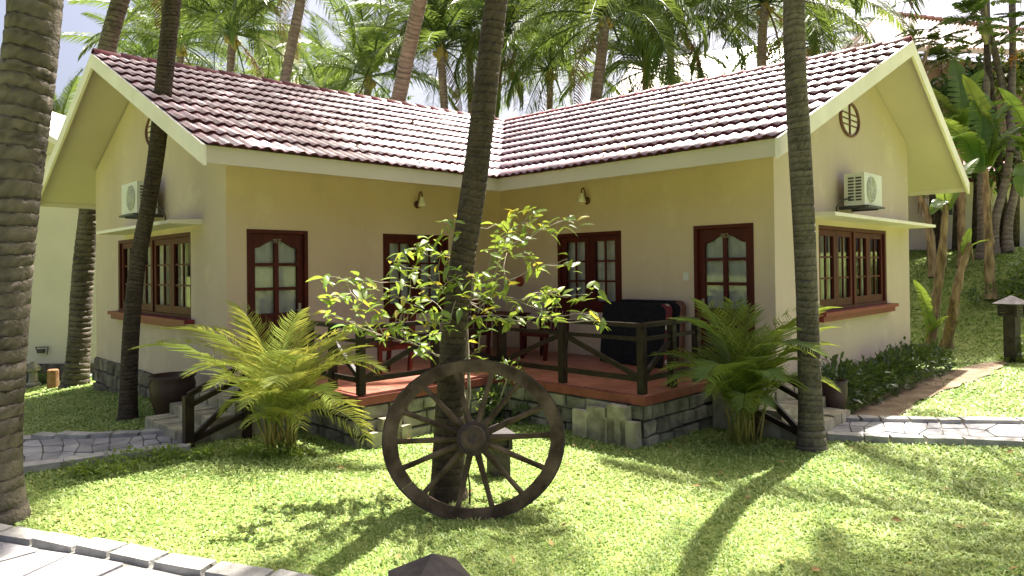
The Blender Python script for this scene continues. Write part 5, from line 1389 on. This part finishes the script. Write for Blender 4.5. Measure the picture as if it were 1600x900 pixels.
# right pale building on the slope
YR = 9.6
x0_, x1_ = 11.3, 24
zt1 = at(1560, 284, YR).z
rbh = thing('hillside_house', V((x0_ + 3, YR, 2.2)), 'pale low building on the slope behind the banana plants', 'house')
mb = MB(); mb.prism([V((x0_, YR, 1.2)), V((x1_, YR, 1.2)), V((x1_, YR, zt1)), V((x0_, YR, zt1))], (0, 4, 0)); mb.build('wall', M['pinkwall'], rbh)
mb = MB(); mb.prism([V((x0_ - .6, YR - .8, zt1)), V((x1_, YR - .8, zt1)), V((x1_, YR + 2.2, zt1 + 1.0)), V((x0_ - .6, YR + 2.2, zt1 + 1.0))], (0, 0, .14)); mb.build('roof', M['ridge'], rbh)
mb = MB(); mb.box(((x0_ - .6 + x1_) / 2, YR - .83, zt1 + .08), ((x1_ - x0_ + .6) / 2, .03, .17)); mb.build('fascia', M['sill'], rbh)
c = at(1466, 325, YR - .2); root = thing('air_conditioner', c, 'small pale air conditioner on the far wall behind the banana stems', 'air conditioner', 'outdoor air conditioner units')
mb = MB(); mb.box(c, (.42, .15, .30)); mb.build('casing', M['ac'], root)
mb = MB(); mb.box(c + V((.08, -.153, 0)), (.28, .006, .24)); mb.build('grille', M['acdark'], root)
# large brown hall with pale glaring roof
hall = thing('hall', at(1480, 200, 15), 'large brown timber hall with a wide pale tiled roof at the upper right', 'building')
e0, e1 = at(1338, 70, 14.5), at(1700, 84, 16.5); r0, r1_ = at(1372, 22, 19), at(1720, 66, 21.5)
nrow, ncol = 8, 30; vs = []
rfm = MB(); rfm.prism([e0, e1, r1_, r0], (0, 0, -.18)); hr = rfm.build('roof', M['oldtile'], hall)
rib = MB()
for i in range(60):
    p, q = e0.lerp(e1, (i + .5) / 60), r0.lerp(r1_, (i + .5) / 60); rib.tube([p + V((0, 0, .03)), q + V((0, 0, .03))], .06, 6, True)
rib.build('roof_ribs', M['oldtile'], hr)
rc = MB(); n = 30
for i in range(n): p, q = r0.lerp(r1_, i / n), r0.lerp(r1_, (i + .93) / n); rc.tube([p + V((0, 0, .08)), q + V((0, 0, .11))], [.12, .15], 8)
rc.build('ridge_tiles', M['ridge'], hr)
mb = MB(); off = V((-.2, 1.2, 0))
f0, f1 = e0 + V((.3, .8, -.25)), e1 + V((0, .8, -.25))
mb.prism([V((f0.x, f0.y, 2)), V((f1.x, f1.y, 2)), f1, f0], (0, 6, 0)); mb.build('wall', M['brownwall'], hall)
mb = MB(); lw = at(1302, 85, 19)
mb.prism([e0, r0, at(1305, 84, 21), at(1312, 92, 15)], (0, 0, -.18)); mb.build('side_roof', M['brownwall'], hall)
for k in range(9):
    p = f0.lerp(f1, (k + .5) / 9); mb = MB(); mb.box((p.x, p.y - .07, p.z - 1.0), (.09, .06, 1.0)); mb.build('timber_post', M['brownwall'], hall)
# far pale house behind the right roof ridge, seen between the palms
fh = thing('far_house', at(1090, 120, 25), 'far house with pale tiled roof glimpsed between palms over the right ridge', 'house')
mb = MB(); mb.prism([at(955, 150, 26), at(1240, 118, 26), at(1240, 62, 30), at(985, 98, 30)], (0, 0, -.2)); mb.build('roof', M['oldtile'], fh)
p0, p1 = at(965, 150, 26.5), at(1230, 122, 26.5); mb = MB(); mb.prism([V((p0.x, 26.5, 1.5)), V((p1.x, 26.5, 1.5)), p1, p0], (0, 4, 0)); mb.build('wall', M['pinkwall'], fh)
# far pale block behind the left palms
p0, p1 = at(396, 54, 42), at(440, 56, 42)
fb = thing('far_block', V((p0.x, 42, 2.4)), 'distant pale building block seen through the left palm crown', 'building')
mb = MB(); mb.prism([V((p0.x, 42, 1)), V((p1.x, 42, 1)), p1, p0], (0, 5, 0)); mb.build('wall', M['pinkwall'], fb)
mb = MB(); mb.prism([p0 + V((-.5, -.5, .0)), p1 + V((.5, -.5, 0)), p1 + V((.5, 5.5, 0)), p0 + V((-.5, 5.5, 0))], (0, 0, .25)); mb.build('roof', M['brownwall'], fb)

# ------------------------------------------------------------------ lawn blades
def poly_mask(x, y, poly):
    inside = np.zeros(len(x), bool); n = len(poly)
    for i in range(n):
        x0, y0 = poly[i]; x1, y1 = poly[(i + 1) % n]
        c = ((y0 > y) != (y1 > y)) & (x < (x1 - x0) * (y - y0) / (y1 - y0 + 1e-12) + x0); inside ^= c
    return inside
def blades(n, xr_, yr_, dens_fn, seed):
    r = np.random.default_rng(seed); x = r.uniform(*xr_, n); y = r.uniform(*yr_, n)
    d = np.hypot(x - CAM.x, y - CAM.y); keep = r.random(n) < dens_fn(d)
    # only where the picture can see, with a margin to each side
    keep &= np.abs(x - CAM.x) < (y - CAM.y) * .84 + 1.2
    a = (-x - y) / S2; b = (x - y) / S2
    keep &= ~((a < LA + .03) & (b < .05) & (a > -WB) & (b > -WA)) & ~((b < LB + .03) & (a < .05) & (a > -WB) & (b > -WA))
    keep &= ~((a < EA + .06) & (b < DD + .05) & (b > -.1) & (a > -.1)) & ~((b < EB + .06) & (a < DD + .05) & (a > -.1) & (b > -.1))
    keep &= ~((a > EA) & (a < 6.1) & (b > -.5) & (b < 1.0)) & ~((b > EB) & (b < 6.1) & (a > -.5) & (a < 1.0))
    return x[keep], y[keep]
paths = []
for pb, pf in (([gp(-150, 705), gp(20, 692), gp(120, 687), gp(215, 683), gp(292, 676)], [gp(-150, 770), gp(20, 740), gp(120, 726), gp(215, 713), gp(300, 704)]),
               ([gp(1305, 660), gp(1400, 661), gp(1500, 663), gp(1700, 669), gp(1900, 676)], [gp(1290, 687), gp(1400, 691), gp(1500, 694), gp(1700, 703), gp(1900, 712)]), (nb, nf)):
    paths.append([(p.x, p.y) for p in pb] + [(p.x, p.y) for p in pf[::-1]])
X1, Y1 = blades(900000, (-9, 10), (-11.5, 1.0), lambda d: np.clip((5.2 / np.maximum(d, 3.5)) ** 1.6, .06, 1) , 3)
X2, Y2 = blades(420000, (-14, 22), (-4, 12), lambda d: np.where(d > 8, .9, 0), 4)
x = np.r_[X1, X2]; y = np.r_[Y1, Y2]
for pg in paths: k = ~poly_mask(x, y, pg); x, y = x[k], y[k]
dt = [gp(xa, ya) for xa, ya, _, _ in dd_] + [gp(xb, yb) for _, _, xb, yb in dd_[::-1]]
k = ~poly_mask(x, y, [(p.x, p.y) for p in dt]) | (nrg.random(len(x)) < .12); x, y = x[k], y[k]
n = len(x); r = np.random.default_rng(9)
d = np.hypot(x - CAM.x, y - CAM.y); far = np.clip(d / 6, .85, 2.2)
patch = np.sin(x * 1.7 + 1.3 * np.sin(y * 1.1)) * np.sin(y * 1.9 + 1.1 * np.sin(x * .8)) * .5 + np.sin(x * 5.1 + y * 2.2) * np.sin(y * 4.3 - x * 1.7) * .3
Lb = r.uniform(.028, .062, n) * (1 + .35 * patch) * far ** .6; Wb = r.uniform(.006, .011, n) * far
az = r.uniform(0, 2 * np.pi, n); tilt_ = r.uniform(.9, 1.52, n)
dx, dy = np.cos(az), np.sin(az); z = gz(x, y)
hx = np.sin(tilt_) * Lb; hz_ = np.cos(tilt_) * Lb
b = np.stack([x, y, z - .004], -1); mid = b + np.stack([dx * hx * .5, dy * hx * .5, hz_ * .62 + .008], -1); tip = b + np.stack([dx * hx, dy * hx, hz_ * .75 + .006], -1)
wv = np.stack([-dy * Wb, dx * Wb, np.zeros(n)], -1)
vv = np.stack([b - wv * .4, b + wv * .4, mid + wv * .6, mid - wv * .6, tip], 1).reshape(-1, 3)
o = (np.arange(n) * 5)[:, None]
fcs = np.concatenate([o + np.array([[0, 1, 2]]), o + np.array([[0, 2, 3]]), o + np.array([[3, 2, 4]])], 0)
tint = np.clip(.34 + .30 * patch + r.normal(0, .22, n) + (r.random(n) < .06) * .5, 0, 1)
gm = np_mesh('lawn_grass', vv, fcs, M['grass'], np.repeat(tint, 5))
tag(link('lawn_grass', gm), 'short clumpy sunlit grass covering the lawn round the house', 'grass', kind='stuff')
lx, ly = nrg.uniform(-6, 7, 900), nrg.uniform(-9.5, -3.5, 900); kk = np.abs(lx - CAM.x) < (ly - CAM.y) * .84; lx, ly = lx[kk][:220], ly[kk][:220]
for pg in paths: kk = ~poly_mask(lx, ly, pg); lx, ly = lx[kk], ly[kk]
la, lbb = (-lx - ly) / S2, (lx - ly) / S2; kk = ~((la < EA + .1) & (lbb < DD + .1)) & ~((lbb < EB + .1) & (la < DD + .1)); lx, ly = lx[kk], ly[kk]
vv, ff = leaf_cloud(np.stack([lx, ly, gz(lx, ly) + .045], -1), np.stack([nrg.normal(0, 1, len(lx)), nrg.normal(0, 1, len(lx)), nrg.normal(0, .15, len(lx))], -1), nrg.uniform(.04, .10, len(lx)), LB1)
M['litter'] = mat('fallen_leaf', (.16, .09, .035), (.36, .27, .10), 9, .8, .2)
tag(link('fallen_leaves', np_mesh('fallen_leaves', vv, ff, M['litter'])), 'scattered dry fallen leaves lying on the lawn', 'leaf litter', kind='stuff')
rl = [store[i] for i in order if rnd.random() < .10][:70]
rp_ = np.array([list(q[0] + q[1] * rnd.uniform(-.08, .08) + q[2] * rnd.uniform(0, .3) + q[3] * .085) for q in rl])
vv, ff = leaf_cloud(rp_, np.array([list(q[1] * rnd.gauss(0, 1) + q[2] * rnd.gauss(0, 1)) for q in rl]), nrg.uniform(.05, .13, len(rl)), LB1)
tag(link('roof_litter', np_mesh('roof_litter', vv, ff, M['litter'])), 'dry leaves fallen on the red tiled roof', 'leaf litter', kind='stuff')
print('grass blades', n, 'objects', len(bpy.data.objects))
